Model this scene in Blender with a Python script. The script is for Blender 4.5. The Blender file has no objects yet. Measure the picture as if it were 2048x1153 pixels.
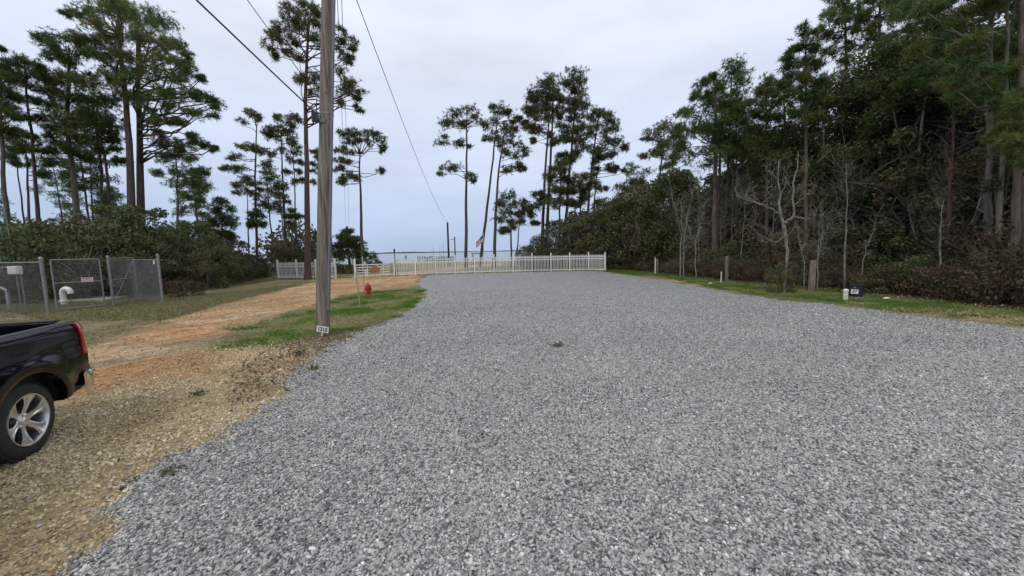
import bpy, math, random
import numpy as np
from mathutils import Vector, Matrix

SC = bpy.context.scene
COL = SC.collection
rng = np.random.default_rng(11)
random.seed(11)
PI = math.pi

# ------------------------------------------------------------------ camera
CH = 2.1; F = 740.0; PITCH = math.radians(5.7); ROLL = math.radians(1.1)
cam_d = bpy.data.cameras.new('camera'); cam = bpy.data.objects.new('camera', cam_d); COL.objects.link(cam)
cam_d.sensor_width = 36.0; cam_d.lens = 36.0 * F / 2048.0
cam_d.clip_start = 0.05; cam_d.clip_end = 12000.0
cam.matrix_world = (Matrix.Translation((0, 0, CH)) @ Matrix.Rotation(PI / 2 - PITCH, 4, 'X')
                    @ Matrix.Rotation(-ROLL, 4, 'Z'))
SC.camera = cam
# ------------------------------------------------------------------ sky and light
SUN_EL = math.radians(48); SUN_AZ = math.radians(205)      # high, behind the viewer and a little to the left
world = bpy.data.worlds.new('World'); SC.world = world; world.use_nodes = True
wt = world.node_tree; wt.nodes.clear()
def wn(t, **k):
    n = wt.nodes.new(t)
    for a, b in k.items(): setattr(n, a, b)
    return n
w_out = wn('ShaderNodeOutputWorld')
w_sky = wn('ShaderNodeTexSky', sky_type='NISHITA', sun_disc=False, sun_elevation=SUN_EL, sun_rotation=SUN_AZ)
w_b1 = wn('ShaderNodeBackground'); w_b1.inputs[1].default_value = 0.08
wt.links.new(w_sky.outputs[0], w_b1.inputs[0])
w_tc = wn('ShaderNodeTexCoord'); w_sep = wn('ShaderNodeSeparateXYZ')
wt.links.new(w_tc.outputs['Generated'], w_sep.inputs[0])
w_cr = wn('ShaderNodeValToRGB')
e = w_cr.color_ramp.elements
e[0].position = 0.0; e[0].color = (0.40, 0.495, 0.69, 1)
e[1].position = 1.0; e[1].color = (0.80, 0.84, 0.92, 1)
for p, c in ((0.06, (0.425, 0.52, 0.715, 1)), (0.2, (0.54, 0.615, 0.77, 1)), (0.42, (0.67, 0.72, 0.84, 1))):
    q = e.new(p); q.color = c
wt.links.new(w_sep.outputs[2], w_cr.inputs[0])
w_map = wn('ShaderNodeMapping'); w_map.inputs['Scale'].default_value = (1.2, 1.2, 4.5)
wt.links.new(w_tc.outputs['Generated'], w_map.inputs[0])
w_no = wn('ShaderNodeTexNoise'); w_no.inputs['Scale'].default_value = 1.9; w_no.inputs['Detail'].default_value = 5
w_no.inputs['Roughness'].default_value = 0.52
wt.links.new(w_map.outputs[0], w_no.inputs[0])
w_mr = wn('ShaderNodeMapRange'); w_mr.inputs[1].default_value = 0.3; w_mr.inputs[2].default_value = 0.72
w_mr.inputs[3].default_value = 1.10; w_mr.inputs[4].default_value = 1.36
wt.links.new(w_no.outputs[0], w_mr.inputs[0])
w_b2 = wn('ShaderNodeBackground')
wt.links.new(w_cr.outputs[0], w_b2.inputs[0]); wt.links.new(w_mr.outputs[0], w_b2.inputs[1])
w_mix = wn('ShaderNodeMixShader'); w_mix.inputs[0].default_value = 0.93
wt.links.new(w_b1.outputs[0], w_mix.inputs[1]); wt.links.new(w_b2.outputs[0], w_mix.inputs[2])
wt.links.new(w_mix.outputs[0], w_out.inputs[0])
sun_d = bpy.data.lights.new('sun', 'SUN'); sun_d.energy = 1.1; sun_d.angle = math.radians(20); sun_d.color = (1, 0.97, 0.92)
sun = bpy.data.objects.new('sun', sun_d); COL.objects.link(sun)
sv = Vector((math.sin(SUN_AZ) * math.cos(SUN_EL), math.cos(SUN_AZ) * math.cos(SUN_EL), math.sin(SUN_EL)))
sun.rotation_euler = (-sv).to_track_quat('-Z', 'Y').to_euler(); sun.location = (0, 0, 40)
SC.view_settings.view_transform = 'Standard'; SC.view_settings.look = 'None'
SC.view_settings.exposure = 0.0; SC.view_settings.gamma = 1.0; SC.view_settings.use_curve_mapping = False
SC.render.engine = 'CYCLES'
SC.cycles.max_bounces = 6; SC.cycles.diffuse_bounces = 3; SC.cycles.glossy_bounces = 3
SC.cycles.transparent_max_bounces = 6

# ------------------------------------------------------------------ finding places: photo pixel -> real point on the ground / at a depth
_c, _s = math.cos(ROLL), math.sin(ROLL)
def ray(px, py):
    a = (px - 1024) / F; b = (576.5 - py) / F
    x = a * _c + b * _s; y = -a * _s + b * _c
    return x, math.cos(PITCH) + y * math.sin(PITCH), y * math.cos(PITCH) - math.sin(PITCH)
def gp(px, py, z=0.0):
    r = ray(px, py); t = (z - CH) / r[2]
    return np.array([r[0] * t, r[1] * t, z])
def at(px, py, Y):
    r = ray(px, py); t = Y / r[1]
    return np.array([r[0] * t, Y, CH + r[2] * t])

# ------------------------------------------------------------------ mesh helpers
class MB:
    """collects shapes and links them as ONE mesh object"""
    def __init__(s): s.v = []; s.f = []; s.m = []; s.n = 0
    def add(s, V, Fc, m=0):
        V = np.asarray(V, float).reshape(-1, 3)
        s.v.append(V)
        for f in Fc: s.f.append(tuple(int(i) + s.n for i in f)); s.m.append(m)
        s.n += len(V); return s
    def box(s, c, d, rz=0.0, m=0, bev=0.0, R=None):
        x, y, z = d[0] / 2, d[1] / 2, d[2] / 2
        if bev <= 0:
            V = np.array([[i * x, j * y, k * z] for k in (-1, 1) for j in (-1, 1) for i in (-1, 1)], float)
            Fc = [(0, 2, 3, 1), (4, 5, 7, 6), (0, 1, 5, 4), (2, 6, 7, 3), (0, 4, 6, 2), (1, 3, 7, 5)]
        else:
            b = min(bev, x * .9, y * .9, z * .9); V = []; Fc = []
            idx = {}
            for i in (-1, 1):
                for j in (-1, 1):
                    for k in (-1, 1):
                        for ax in range(3):
                            p = [i * (x - b), j * (y - b), k * (z - b)]
                            p[ax] = (i * x, j * y, k * z)[ax]
                            idx[(i, j, k, ax)] = len(V); V.append(p)
            sg = (-1, 1)
            for ax in range(3):
                o = [q for q in range(3) if q != ax]
                for sa in sg:
                    def key(u, w):
                        t = [0, 0, 0]; t[ax] = sa; t[o[0]] = u; t[o[1]] = w; return idx[(t[0], t[1], t[2], ax)]
                    Fc.append((key(-1, -1), key(1, -1), key(1, 1), key(-1, 1)))
            for ax in range(3):
                o = [q for q in range(3) if q != ax]
                for u in sg:
                    for w in sg:
                        def k2(sv_, a_):
                            t = [0, 0, 0]; t[ax] = sv_; t[o[0]] = u; t[o[1]] = w; return idx[(t[0], t[1], t[2], a_)]
                        Fc.append((k2(-1, o[0]), k2(1, o[0]), k2(1, o[1]), k2(-1, o[1])))
            for i in sg:
                for j in sg:
                    for k in sg: Fc.append(tuple(idx[(i, j, k, a_)] for a_ in range(3)))
            V = np.array(V, float)
        if R is not None: V = V @ np.array(R).T
        cz, sz = math.cos(rz), math.sin(rz)
        W = V.copy(); W[:, 0] = V[:, 0] * cz - V[:, 1] * sz; W[:, 1] = V[:, 0] * sz + V[:, 1] * cz
        return s.add(W + np.asarray(c, float), Fc, m)
    def beam(s, a, b, w, h, m=0):
        a = np.asarray(a, float); b = np.asarray(b, float); d = b - a; L = np.linalg.norm(d); d = d / L
        up = np.array([0, 0, 1.]) if abs(d[2]) < .95 else np.array([0, 1., 0])
        r = np.cross(d, up); r /= np.linalg.norm(r); u = np.cross(r, d)
        V = [p + r * i * w / 2 + u * j * h / 2 for p in (a, b) for i, j in ((-1, -1), (1, -1), (1, 1), (-1, 1))]
        return s.add(V, [(0, 1, 2, 3), (7, 6, 5, 4), (0, 4, 5, 1), (1, 5, 6, 2), (2, 6, 7, 3), (3, 7, 4, 0)], m)
    def tube(s, P, R, n=8, cap=True, m=0):
        P = np.asarray(P, float); k = len(P)
        R = np.full(k, R, float) if np.isscalar(R) else np.asarray(R, float)
        T = np.gradient(P, axis=0); T /= np.linalg.norm(T, axis=1)[:, None] + 1e-9
        ref = np.array([0.123, 0.987, 0.1]) if abs(T[0][1]) < .8 else np.array([1., .1, 0])
        a = np.cross(T, ref); a /= np.linalg.norm(a, axis=1)[:, None] + 1e-9
        b = np.cross(T, a)
        th = np.arange(n) * 2 * PI / n
        V = (P[:, None, :] + R[:, None, None] * (np.cos(th)[None, :, None] * a[:, None, :] + np.sin(th)[None, :, None] * b[:, None, :])).reshape(-1, 3)
        Fc = [(i * n + j, i * n + (j + 1) % n, (i + 1) * n + (j + 1) % n, (i + 1) * n + j) for i in range(k - 1) for j in range(n)]
        if cap: Fc += [tuple(range(n - 1, -1, -1)), tuple((k - 1) * n + j for j in range(n))]
        return s.add(V, Fc, m)
    def lathe(s, prof, n=24, axis='z', o=(0, 0, 0), m=0, cap=False):
        prof = np.asarray(prof, float); th = np.arange(n) * 2 * PI / n
        V = []
        for r, h in prof:
            for t in th:
                p = (r * math.cos(t), r * math.sin(t), h)
                V.append({'z': p, 'y': (p[0], p[2], p[1]), 'x': (p[2], p[0], p[1])}[axis])
        k = len(prof)
        Fc = [(i * n + j, i * n + (j + 1) % n, (i + 1) * n + (j + 1) % n, (i + 1) * n + j) for i in range(k - 1) for j in range(n)]
        if cap: Fc += [tuple(range(n)), tuple((k - 1) * n + j for j in range(n))]
        return s.add(np.array(V) + np.asarray(o, float), Fc, m)
    def prism(s, poly, a, b, plane='xz', m=0):
        """outline in a plane extruded between a and b on the third axis"""
        k = len(poly); V = []
        for w in (a, b):
            for p, q in poly:
                V.append({'xz': (p, w, q), 'xy': (p, q, w), 'yz': (w, p, q)}[plane])
        Fc = [tuple(range(k)), tuple(range(2 * k - 1, k - 1, -1))] + [(i, (i + 1) % k, k + (i + 1) % k, k + i) for i in range(k)]
        return s.add(V, Fc, m)
    def mesh(s, name, mats, smooth=False, fix=True):
        me = bpy.data.meshes.new(name)
        me.from_pydata(np.concatenate(s.v).tolist(), [], s.f)
        for mm in (mats if isinstance(mats, (list, tuple)) else [mats]): me.materials.append(mm)
        me.polygons.foreach_set('material_index', s.m)
        if smooth: me.polygons.foreach_set('use_smooth', [True] * len(me.polygons))
        me.update()
        if fix:
            import bmesh
            bm = bmesh.new(); bm.from_mesh(me); bmesh.ops.recalc_face_normals(bm, faces=bm.faces); bm.to_mesh(me); bm.free()
        if smooth:
            try: me.set_sharp_from_angle(angle=math.radians(38))
            except Exception: pass
        return me
    def build(s, name, mats, parent=None, smooth=False, loc=None, fix=True):
        o = bpy.data.objects.new(name, s.mesh(name, mats, smooth, fix)); COL.objects.link(o)
        if parent is not None: o.parent = parent
        if loc is not None: o.location = loc
        return o

def np_mesh(name, V, Fa, mat, tint=None, smooth=False):
    """fast mesh from arrays; Fa is (n,k)"""
    me = bpy.data.meshes.new(name); V = np.asarray(V, np.float32); Fa = np.asarray(Fa, np.int32)
    me.vertices.add(len(V)); me.vertices.foreach_set('co', V.ravel())
    n, k = Fa.shape
    me.loops.add(n * k); me.loops.foreach_set('vertex_index', Fa.ravel())
    me.polygons.add(n); me.polygons.foreach_set('loop_start', np.arange(0, n * k, k, dtype=np.int32))
    try: me.polygons.foreach_set('loop_total', np.full(n, k, dtype=np.int32))
    except Exception: pass
    me.polygons.foreach_set('use_smooth', np.full(n, smooth))
    me.update(calc_edges=True)
    if tint is not None:
        a = me.attributes.new('tint', 'FLOAT', 'POINT'); a.data.foreach_set('value', np.asarray(tint, np.float32))
    me.materials.append(mat)
    return me
def link(name, me, parent=None, loc=None):
    o = bpy.data.objects.new(name, me); COL.objects.link(o)
    if parent is not None: o.parent = parent
    if loc is not None: o.location = loc
    return o
def empty(name, loc=(0, 0, 0), rz=0.0):
    o = bpy.data.objects.new(name, None); COL.objects.link(o); o.location = loc; o.rotation_euler = (0, 0, rz)
    o.empty_display_size = .3
    return o
def tag(o, label=None, cat=None, group=None, kind=None):
    if label: o['label'] = label
    if cat: o['category'] = cat
    if group: o['group'] = group
    if kind: o['kind'] = kind
    return o
CH_OF = {}
def copy_tree(o, kids):
    c = o.copy(); COL.objects.link(c)
    for k in kids:
        d = k.copy(); COL.objects.link(d); d.parent = c
    return c

# ------------------------------------------------------------------ materials
def new_mat(name):
    m = bpy.data.materials.new(name); m.use_nodes = True; t = m.node_tree; t.nodes.clear()
    out = t.nodes.new('ShaderNodeOutputMaterial'); b = t.nodes.new('ShaderNodeBsdfPrincipled')
    t.links.new(b.outputs[0], out.inputs[0]); return m, t, b, out
def mat(name, c1, c2=None, scale=6.0, rough=.7, metal=0.0, bump=0.0, bscale=None, stretch=(1, 1, 1), rand=0.0, spec=.5, coat=0.0, det=6, pos=(.35, .68)):
    m, t, b, out = new_mat(name); c2 = c2 or tuple(x * .8 for x in c1)
    tc = t.nodes.new('ShaderNodeTexCoord'); mp = t.nodes.new('ShaderNodeMapping'); mp.inputs['Scale'].default_value = stretch
    t.links.new(tc.outputs['Object'], mp.inputs[0])
    no = t.nodes.new('ShaderNodeTexNoise'); no.inputs['Scale'].default_value = scale; no.inputs['Detail'].default_value = det; no.inputs['Roughness'].default_value = .62
    t.links.new(mp.outputs[0], no.inputs[0])
    cr = t.nodes.new('ShaderNodeValToRGB'); cr.color_ramp.elements[0].position = pos[0]; cr.color_ramp.elements[1].position = pos[1]
    cr.color_ramp.elements[0].color = (*c2, 1); cr.color_ramp.elements[1].color = (*c1, 1)
    t.links.new(no.outputs[0], cr.inputs[0]); col = cr.outputs[0]
    if rand > 0:
        oi = t.nodes.new('ShaderNodeObjectInfo'); mr = t.nodes.new('ShaderNodeMapRange')
        mr.inputs[3].default_value = 1 - rand; mr.inputs[4].default_value = 1 + rand
        t.links.new(oi.outputs['Random'], mr.inputs[0])
        hs = t.nodes.new('ShaderNodeHueSaturation'); t.links.new(mr.outputs[0], hs.inputs['Value']); t.links.new(col, hs.inputs['Color']); col = hs.outputs[0]
    t.links.new(col, b.inputs['Base Color'])
    b.inputs['Roughness'].default_value = rough; b.inputs['Metallic'].default_value = metal
    b.inputs['Specular IOR Level'].default_value = spec; b.inputs['Coat Weight'].default_value = coat; b.inputs['Coat Roughness'].default_value = .04
    if bump > 0:
        n2 = no
        if bscale:
            n2 = t.nodes.new('ShaderNodeTexNoise'); n2.inputs['Scale'].default_value = bscale; n2.inputs['Detail'].default_value = 5
            t.links.new(mp.outputs[0], n2.inputs[0])
        bp = t.nodes.new('ShaderNodeBump'); bp.inputs['Strength'].default_value = bump; bp.inputs['Distance'].default_value = .02
        t.links.new(n2.outputs[0], bp.inputs['Height']); t.links.new(bp.outputs[0], b.inputs['Normal'])
    return m
def leaf_mat(name, cols, trans=.25, rand=.18, rough=.55, attr_type='GEOMETRY', spec=.25):
    m, t, b, out = new_mat(name)
    at_ = t.nodes.new('ShaderNodeAttribute'); at_.attribute_name = 'tint'; at_.attribute_type = attr_type
    cr = t.nodes.new('ShaderNodeValToRGB'); E_ = cr.color_ramp.elements
    n = len(cols); E_[0].color = (*cols[0], 1); E_[1].color = (*cols[-1], 1)
    for i in range(1, n - 1):
        q = E_.new(i / (n - 1)); q.color = (*cols[i], 1)
    t.links.new(at_.outputs['Fac'], cr.inputs[0])
    oi = t.nodes.new('ShaderNodeObjectInfo'); mr = t.nodes.new('ShaderNodeMapRange')
    mr.inputs[3].default_value = 1 - rand; mr.inputs[4].default_value = 1 + rand
    t.links.new(oi.outputs['Random'], mr.inputs[0])
    hs = t.nodes.new('ShaderNodeHueSaturation'); t.links.new(mr.outputs[0], hs.inputs['Value']); t.links.new(cr.outputs[0], hs.inputs['Color'])
    t.links.new(hs.outputs[0], b.inputs['Base Color']); b.inputs['Roughness'].default_value = rough
    b.inputs['Specular IOR Level'].default_value = spec
    if trans > 0:
        tr = t.nodes.new('ShaderNodeBsdfTranslucent'); t.links.new(hs.outputs[0], tr.inputs[0])
        mx = t.nodes.new('ShaderNodeMixShader'); mx.inputs[0].default_value = trans
        t.links.new(b.outputs[0], mx.inputs[1]); t.links.new(tr.outputs[0], mx.inputs[2]); t.links.new(mx.outputs[0], out.inputs[0])
    return m
M = {}
M['pine'] = leaf_mat('pine_needles', [(.040, .080, .022), (.062, .115, .030), (.095, .15, .038), (.14, .15, .045), (.19, .12, .05)])
M['pine_far'] = leaf_mat('pine_needles_shore', [(.048, .076, .026), (.072, .102, .034), (.11, .128, .045), (.155, .12, .055), (.19, .125, .065)])
M['leafD'] = leaf_mat('dark_evergreen_leaves', [(.026, .046, .018), (.046, .072, .027), (.07, .098, .035), (.11, .12, .05)])
M['leafG'] = leaf_mat('broad_leaves', [(.042, .068, .025), (.078, .11, .038), (.12, .15, .052), (.12, .12, .05), (.15, .12, .06)])
M['leafO'] = leaf_mat('olive_leaves', [(.05, .058, .026), (.08, .085, .036), (.12, .115, .052), (.165, .14, .07), (.19, .14, .085)])
M['leafY'] = leaf_mat('yellow_green_leaves', [(.08, .12, .030), (.13, .17, .045), (.18, .20, .06)])
M['leafR'] = leaf_mat('dead_brush_leaves', [(.055, .038, .022), (.095, .060, .034), (.14, .09, .052), (.085, .078, .038)])
M['bark'] = mat('pine_bark', (.135, .105, .078), (.048, .038, .029), 7, .9, bump=.9, bscale=14, stretch=(1, 1, .28), rand=.2)
M['bark_red'] = mat('red_pine_bark', (.135, .070, .052), (.055, .030, .024), 7, .9, bump=.9, bscale=14, stretch=(1, 1, .28))
M['bark_pale'] = mat('pale_bark', (.31, .285, .23), (.12, .11, .085), 9, .85, bump=.5, bscale=22, stretch=(1, 1, .5))
M['bark_grey'] = mat('grey_bark', (.235, .215, .165), (.10, .092, .07), 7, .9, bump=.6, bscale=20, stretch=(1, 1, .4), rand=.3)
M['white'] = mat('white_vinyl', (.80, .80, .77), (.60, .60, .55), 3, .45, rand=.13)
M['cream'] = mat('aged_cream_paint', (.72, .68, .55), (.55, .50, .38), 8, .6)
M['galv'] = mat('galvanised_steel', (.32, .325, .32), (.20, .205, .20), 18, .5, .5, bump=.1, rand=.08)
M['wire'] = mat('galvanised_wire', (.25, .255, .255), (.16, .16, .16), 18, .5, .4)
M['tower'] = mat('green_grey_steel', (.22, .33, .28), (.14, .22, .19), 8, .6, .2)
M['pole'] = mat('weathered_pole_wood', (.235, .205, .162), (.085, .074, .060), 17, .9, bump=1.0, bscale=26, stretch=(1, 1, .045), det=10, pos=(.38, .6))
M['post'] = mat('weathered_post_wood', (.26, .205, .155), (.12, .09, .07), 10, .9, bump=.8, bscale=22, stretch=(1, 1, .12), rand=.2)
M['conduit'] = mat('grey_violet_conduit', (.20, .18, .215), (.15, .135, .165), 4, .55)
M['cable'] = mat('black_cable', (.02, .02, .022), (.015, .015, .017), 5, .5)
M['blackmetal'] = mat('black_metal', (.022, .023, .027), (.013, .013, .016), 9, .45)
M['brownbox'] = mat('orange_brown_wood', (.42, .20, .09), (.27, .12, .05), 5, .8, bump=.3)
M['concrete'] = mat('concrete', (.36, .35, .33), (.24, .235, .22), 7, .9, bump=.3)
M['red'] = mat('hydrant_red_paint', (.42, .028, .025), (.25, .018, .018), 9, .42)
M['signred'] = mat('red_print', (.5, .03, .04), (.42, .03, .04), 5, .6)
M['signwhite'] = mat('white_sign_face', (.74, .74, .70), (.60, .60, .55), 9, .5)
M['ink'] = mat('black_print', (.012, .012, .012), (.02, .02, .02), 9, .6)
M['navy'] = mat('navy_plastic', (.007, .010, .022), (.005, .007, .014), 5, .4)
M['bamboo'] = mat('bamboo_stake', (.36, .32, .18), (.22, .18, .10), 12, .7)
M['grey_dock'] = mat('grey_dock_wood', (.24, .22, .20), (.13, .12, .11), 6, .9, rand=.2)
M['boat'] = mat('boat_white', (.75, .75, .74), (.6, .6, .6), 4, .4)
# truck
M['paint'] = mat('black_truck_paint', (.004, .0045, .006), (.0035, .004, .005), 3, .07, spec=.42)
M['trim'] = mat('black_plastic_trim', (.022, .023, .025), (.016, .016, .018), 60, .5)
M['tyre'] = mat('tyre_rubber', (.020, .020, .021), (.028, .027, .025), 12, .78, bump=.2)
M['chrome'] = mat('chrome', (.72, .73, .74), (.66, .67, .68), 6, .12, 1.0)
M['alloy'] = mat('polished_alloy', (.86, .86, .87), (.78, .78, .79), 9, .3, 1.0)
M['well'] = mat('wheel_well_black', (.008, .008, .008), (.006, .006, .006), 4, .9)
M['lampred'] = mat('tail_lamp_red', (.50, .012, .02), (.36, .008, .014), 30, .12, coat=1.0)
M['lampclear'] = mat('tail_lamp_clear', (.62, .60, .60), (.42, .40, .42), 40, .15, coat=1.0)
M['glass'] = mat('dark_window_glass', (.02, .024, .026), (.02, .022, .024), 2, .05, spec=.8)
# ------------------------------------------------------------------ ground
def poly_w(px): return np.array([gp(*p)[:2] for p in px])
LOT = np.array([[-3.2, -6.0], [-2.7, 0.6]] + [list(gp(*p)[:2]) for p in
      [(150, 1135), (225, 1060), (305, 975), (430, 885), (520, 815), (600, 745), (655, 700), (700, 672), (760, 651), (815, 625), (842, 600), (845, 582), (838, 570), (845, 560)]]
      + [[-7.6, 34.9], [-5.6, 35.6], [-0.6, 36.1], [4.7, 36.5], [7.6, 36.5], [9.0, 34.2]]
      + [list(gp(*p)[:2]) for p in [(1290, 557), (1350, 566), (1420, 578), (1480, 590), (1560, 600), (1650, 609), (1800, 630), (1920, 644), (2047, 660)]]
      + [[12.9, 5.0], [13.5, -6.0]])
ROAD = poly_w([(60, 720), (175, 690), (300, 652), (400, 622), (520, 592), (600, 571), (660, 557), (712, 551), (790, 545.5), (850, 540), (930, 531), (1010, 526),
               (1010, 530), (930, 538), (850, 549), (845, 560), (836, 571), (790, 577), (745, 583), (690, 594), (600, 622), (520, 646), (440, 678), (330, 722), (215, 768), (150, 800), (40, 850)])
GREEN1 = poly_w([(600, 625), (700, 597), (745, 585), (838, 575), (850, 600), (820, 630), (760, 652), (690, 672), (620, 676), (540, 690), (430, 700), (500, 655)])
LITTER = poly_w([(470, 740), (560, 690), (640, 668), (700, 668), (760, 652), (700, 690), (655, 722), (600, 752), (560, 770), (500, 800)])
OLIVE_L = poly_w([(330, 600), (400, 583), (560, 560), (700, 556), (690, 548), (560, 540), (300, 560), (0, 600), (0, 615), (110, 640), (200, 640), (330, 640), (480, 597), (600, 570)])
VERGE = poly_w([(1205, 548), (1290, 551), (1350, 560), (1480, 585), (1650, 604), (1800, 624), (2047, 650), (2400, 700), (2400, 640), (2047, 610), (1900, 600), (1640, 572), (1400, 550), (1215, 538)])
BARE_R = [(gp(1350, 562), 1.3), (gp(1395, 570), 1.0), (gp(1840, 622), 1.0), (gp(1950, 633), .9), (gp(1900, 620), .8), (gp(2040, 640), .8), (gp(1720, 606), .5), (gp(1500, 580), .5)]
def sdist(P, poly):
    """signed distance of points to polygon, positive inside"""
    x, y = P[:, 0], P[:, 1]; n = len(poly); d2 = np.full(len(P), 1e18); ins = np.zeros(len(P), bool)
    for i in range(n):
        ax, ay = poly[i]; bx, by = poly[(i + 1) % n]
        ex, ey = bx - ax, by - ay
        t = np.clip(((x - ax) * ex + (y - ay) * ey) / (ex * ex + ey * ey + 1e-12), 0, 1)
        d2 = np.minimum(d2, (x - ax - t * ex) ** 2 + (y - ay - t * ey) ** 2)
        c = ((ay > y) != (by > y))
        with np.errstate(divide='ignore', invalid='ignore'):
            xi = (bx - ax) * (y - ay) / (by - ay) + ax
        ins ^= c & (x < xi)
    return np.sqrt(d2) * np.where(ins, 1, -1)
def vnoise(P, sc, seed):
    """smooth value noise on the ground plane"""
    r = np.random.default_rng(seed); T = r.random((256, 256))
    q = P * sc + 1000.3; i = np.floor(q).astype(int); f = q - i; f = f * f * (3 - 2 * f)
    a = T[i[:, 0] % 256, i[:, 1] % 256]; b = T[(i[:, 0] + 1) % 256, i[:, 1] % 256]
    c = T[i[:, 0] % 256, (i[:, 1] + 1) % 256]; d = T[(i[:, 0] + 1) % 256, (i[:, 1] + 1) % 256]
    return (a * (1 - f[:, 0]) + b * f[:, 0]) * (1 - f[:, 1]) + (c * (1 - f[:, 0]) + d * f[:, 0]) * f[:, 1]
def fb(P, sc, seed): return (vnoise(P, sc, seed) * .5 + vnoise(P, sc * 2.1, seed + 1) * .3 + vnoise(P, sc * 4.3, seed + 2) * .2)
def ss(x, a, b): t = np.clip((x - a) / (b - a), 0, 1); return t * t * (3 - 2 * t)

def axis(lo, hi, fine_lo, fine_hi, st, growth=1.13):
    a = list(np.arange(fine_lo, fine_hi, st)); s = st
    while a[-1] < hi: s *= growth; a.append(a[-1] + s)
    s = st
    while a[0] > lo: s *= growth; a.insert(0, a[0] - s)
    return np.array(a)
def grid(xs, ys):
    X, Y = np.meshgrid(xs, ys); P = np.stack([X.ravel(), Y.ravel()], 1); nx, ny = len(xs), len(ys)
    i = np.arange(ny - 1)[:, None] * nx + np.arange(nx - 1)[None, :]; i = i.ravel()
    return P, np.stack([i, i + 1, i + 1 + nx, i + nx], 1)
def shore_y(x): return 86 + 5 * np.sin(x * .07 + 1) + 2.5 * np.sin(x * .19) + np.where(x < -30, (-30 - x) * .3, 0)
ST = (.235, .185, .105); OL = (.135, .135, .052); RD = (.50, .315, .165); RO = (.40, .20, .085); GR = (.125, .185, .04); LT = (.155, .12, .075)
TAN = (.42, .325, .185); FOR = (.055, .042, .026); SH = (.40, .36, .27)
def gcolor(P):
    n1 = fb(P, .35, 1); n2 = fb(P, 1.3, 5); n3 = fb(P, 4.5, 9)
    # ruts and streaks run along the drive, i.e. roughly up and to the right
    Q = np.stack([(P[:, 0] * .83 - P[:, 1] * .55), (P[:, 0] * .55 + P[:, 1] * .83) * .16], 1)
    st = fb(Q, 2.3, 33)
    col = np.empty((len(P), 3))
    base = np.array(ST) * (1 - ss(n1, .42, .62)[:, None]) + np.array(OL) * ss(n1, .42, .62)[:, None]
    def over(c, w): nonlocal base; base = base * (1 - w[:, None]) + np.array(c) * w[:, None]
    # tan pea gravel in the near left
    near = ss(-P[:, 1], -9.5, -7.0) * ss(-P[:, 0], 1.0, 2.0)
    over(TAN, near * .9); over(OL, near * ss(st, .56, .72) * .3); over(LT, near * ss(n2, .6, .75) * .5)
    d = sdist(P, OLIVE_L) + (n2 - .5) * 1.5; over((.175, .155, .07), ss(d, -.4, .6) * .9)
    over((.12, .14, .045), ss(d, -.4, .6) * ss(n1, .5, .66) * .5)
    far = ss(P[:, 1], 35.5, 37.5) * (np.abs(P[:, 0]) < 60); over((.17, .17, .07), far * .85); over((.26, .24, .11), far * ss(n1, .5, .7) * .6)
    d = sdist(P, GREEN1) + (n2 - .5) * 2.4 + (n3 - .5) * 1.0; w = ss(d, -.45, .6)
    over((.155, .15, .06), w * .85); over(GR, w * ss(n2 + .25 * n3, .50, .74) * .85); over((.24, .20, .11), w * ss(1 - n2, .58, .74) * .7)
    d = sdist(P, LITTER) + (n2 - .5) * .9; over(LT, ss(d, -.2, .3) * (.35 + .65 * ss(n3, .4, .6)))
    d = sdist(P, ROAD) + (n2 - .5) * 1.7 + (n3 - .5) * .8 - .18; w = ss(d, -.25, .45)
    over(RD, w); over((.60, .45, .30), w * ss(n1, .45, .65) * .7); over(RO, w * ss(st, .47, .60) * .85); over((.19, .155, .085), w * ss(1 - st, .56, .70) * .75)
    over((.16, .13, .07), w * ss(n3, .60, .74) * .5)
    # orange wash by the truck's tail
    d2 = np.hypot((P[:, 0] + 6.2) / 2.2, (P[:, 1] - 7.0) / 1.2); over(RO, ss(1.2 - d2, 0, .6) * .75 * ss(st, .25, .55))
    d = sdist(P, VERGE) + (n2 - .5) * .9; w = ss(d, -.25, .35)
    over((.15, .155, .055), w); over((.085, .14, .03), w * ss(n2 * .6 + n1 * .4, .40, .58))
    for c, r in BARE_R:
        dd = np.hypot(P[:, 0] - c[0], P[:, 1] - c[1]) / r + (n3 - .5) * 1.1; over((.40, .28, .18), ss(1.1 - dd, 0, .5) * .85)
    # leaf-dark forest floor, right and left
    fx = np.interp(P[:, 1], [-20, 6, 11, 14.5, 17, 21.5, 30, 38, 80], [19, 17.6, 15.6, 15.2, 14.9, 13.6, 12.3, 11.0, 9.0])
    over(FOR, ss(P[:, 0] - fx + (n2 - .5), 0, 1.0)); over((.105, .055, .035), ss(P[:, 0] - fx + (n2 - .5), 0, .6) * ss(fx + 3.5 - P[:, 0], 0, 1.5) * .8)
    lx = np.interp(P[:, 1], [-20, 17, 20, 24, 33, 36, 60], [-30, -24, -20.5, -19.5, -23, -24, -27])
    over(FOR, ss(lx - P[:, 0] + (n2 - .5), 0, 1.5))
    over(SH, ss(P[:, 1] - shore_y(P[:, 0]), -7, -3) * (P[:, 0] > -45) * .9)
    return base * (0.86 + .28 * n3[:, None])
def gheight(P):
    z = (fb(P, .5, 61) - .5) * .05 + (fb(P, 2.2, 64) - .5) * .025
    rd = ss(sdist(P, ROAD), -.2, .5)
    Q = np.stack([(P[:, 0] * .83 - P[:, 1] * .55), (P[:, 0] * .55 + P[:, 1] * .83) * .12], 1)
    z += rd * (fb(Q, 2.0, 71) - .55) * .13
    z -= ss(P[:, 1] - shore_y(P[:, 0]), -3, 6) * 2.2
    z[np.abs(P[:, 0]) > 80] = np.minimum(z[np.abs(P[:, 0]) > 80], 0)
    return z
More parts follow.
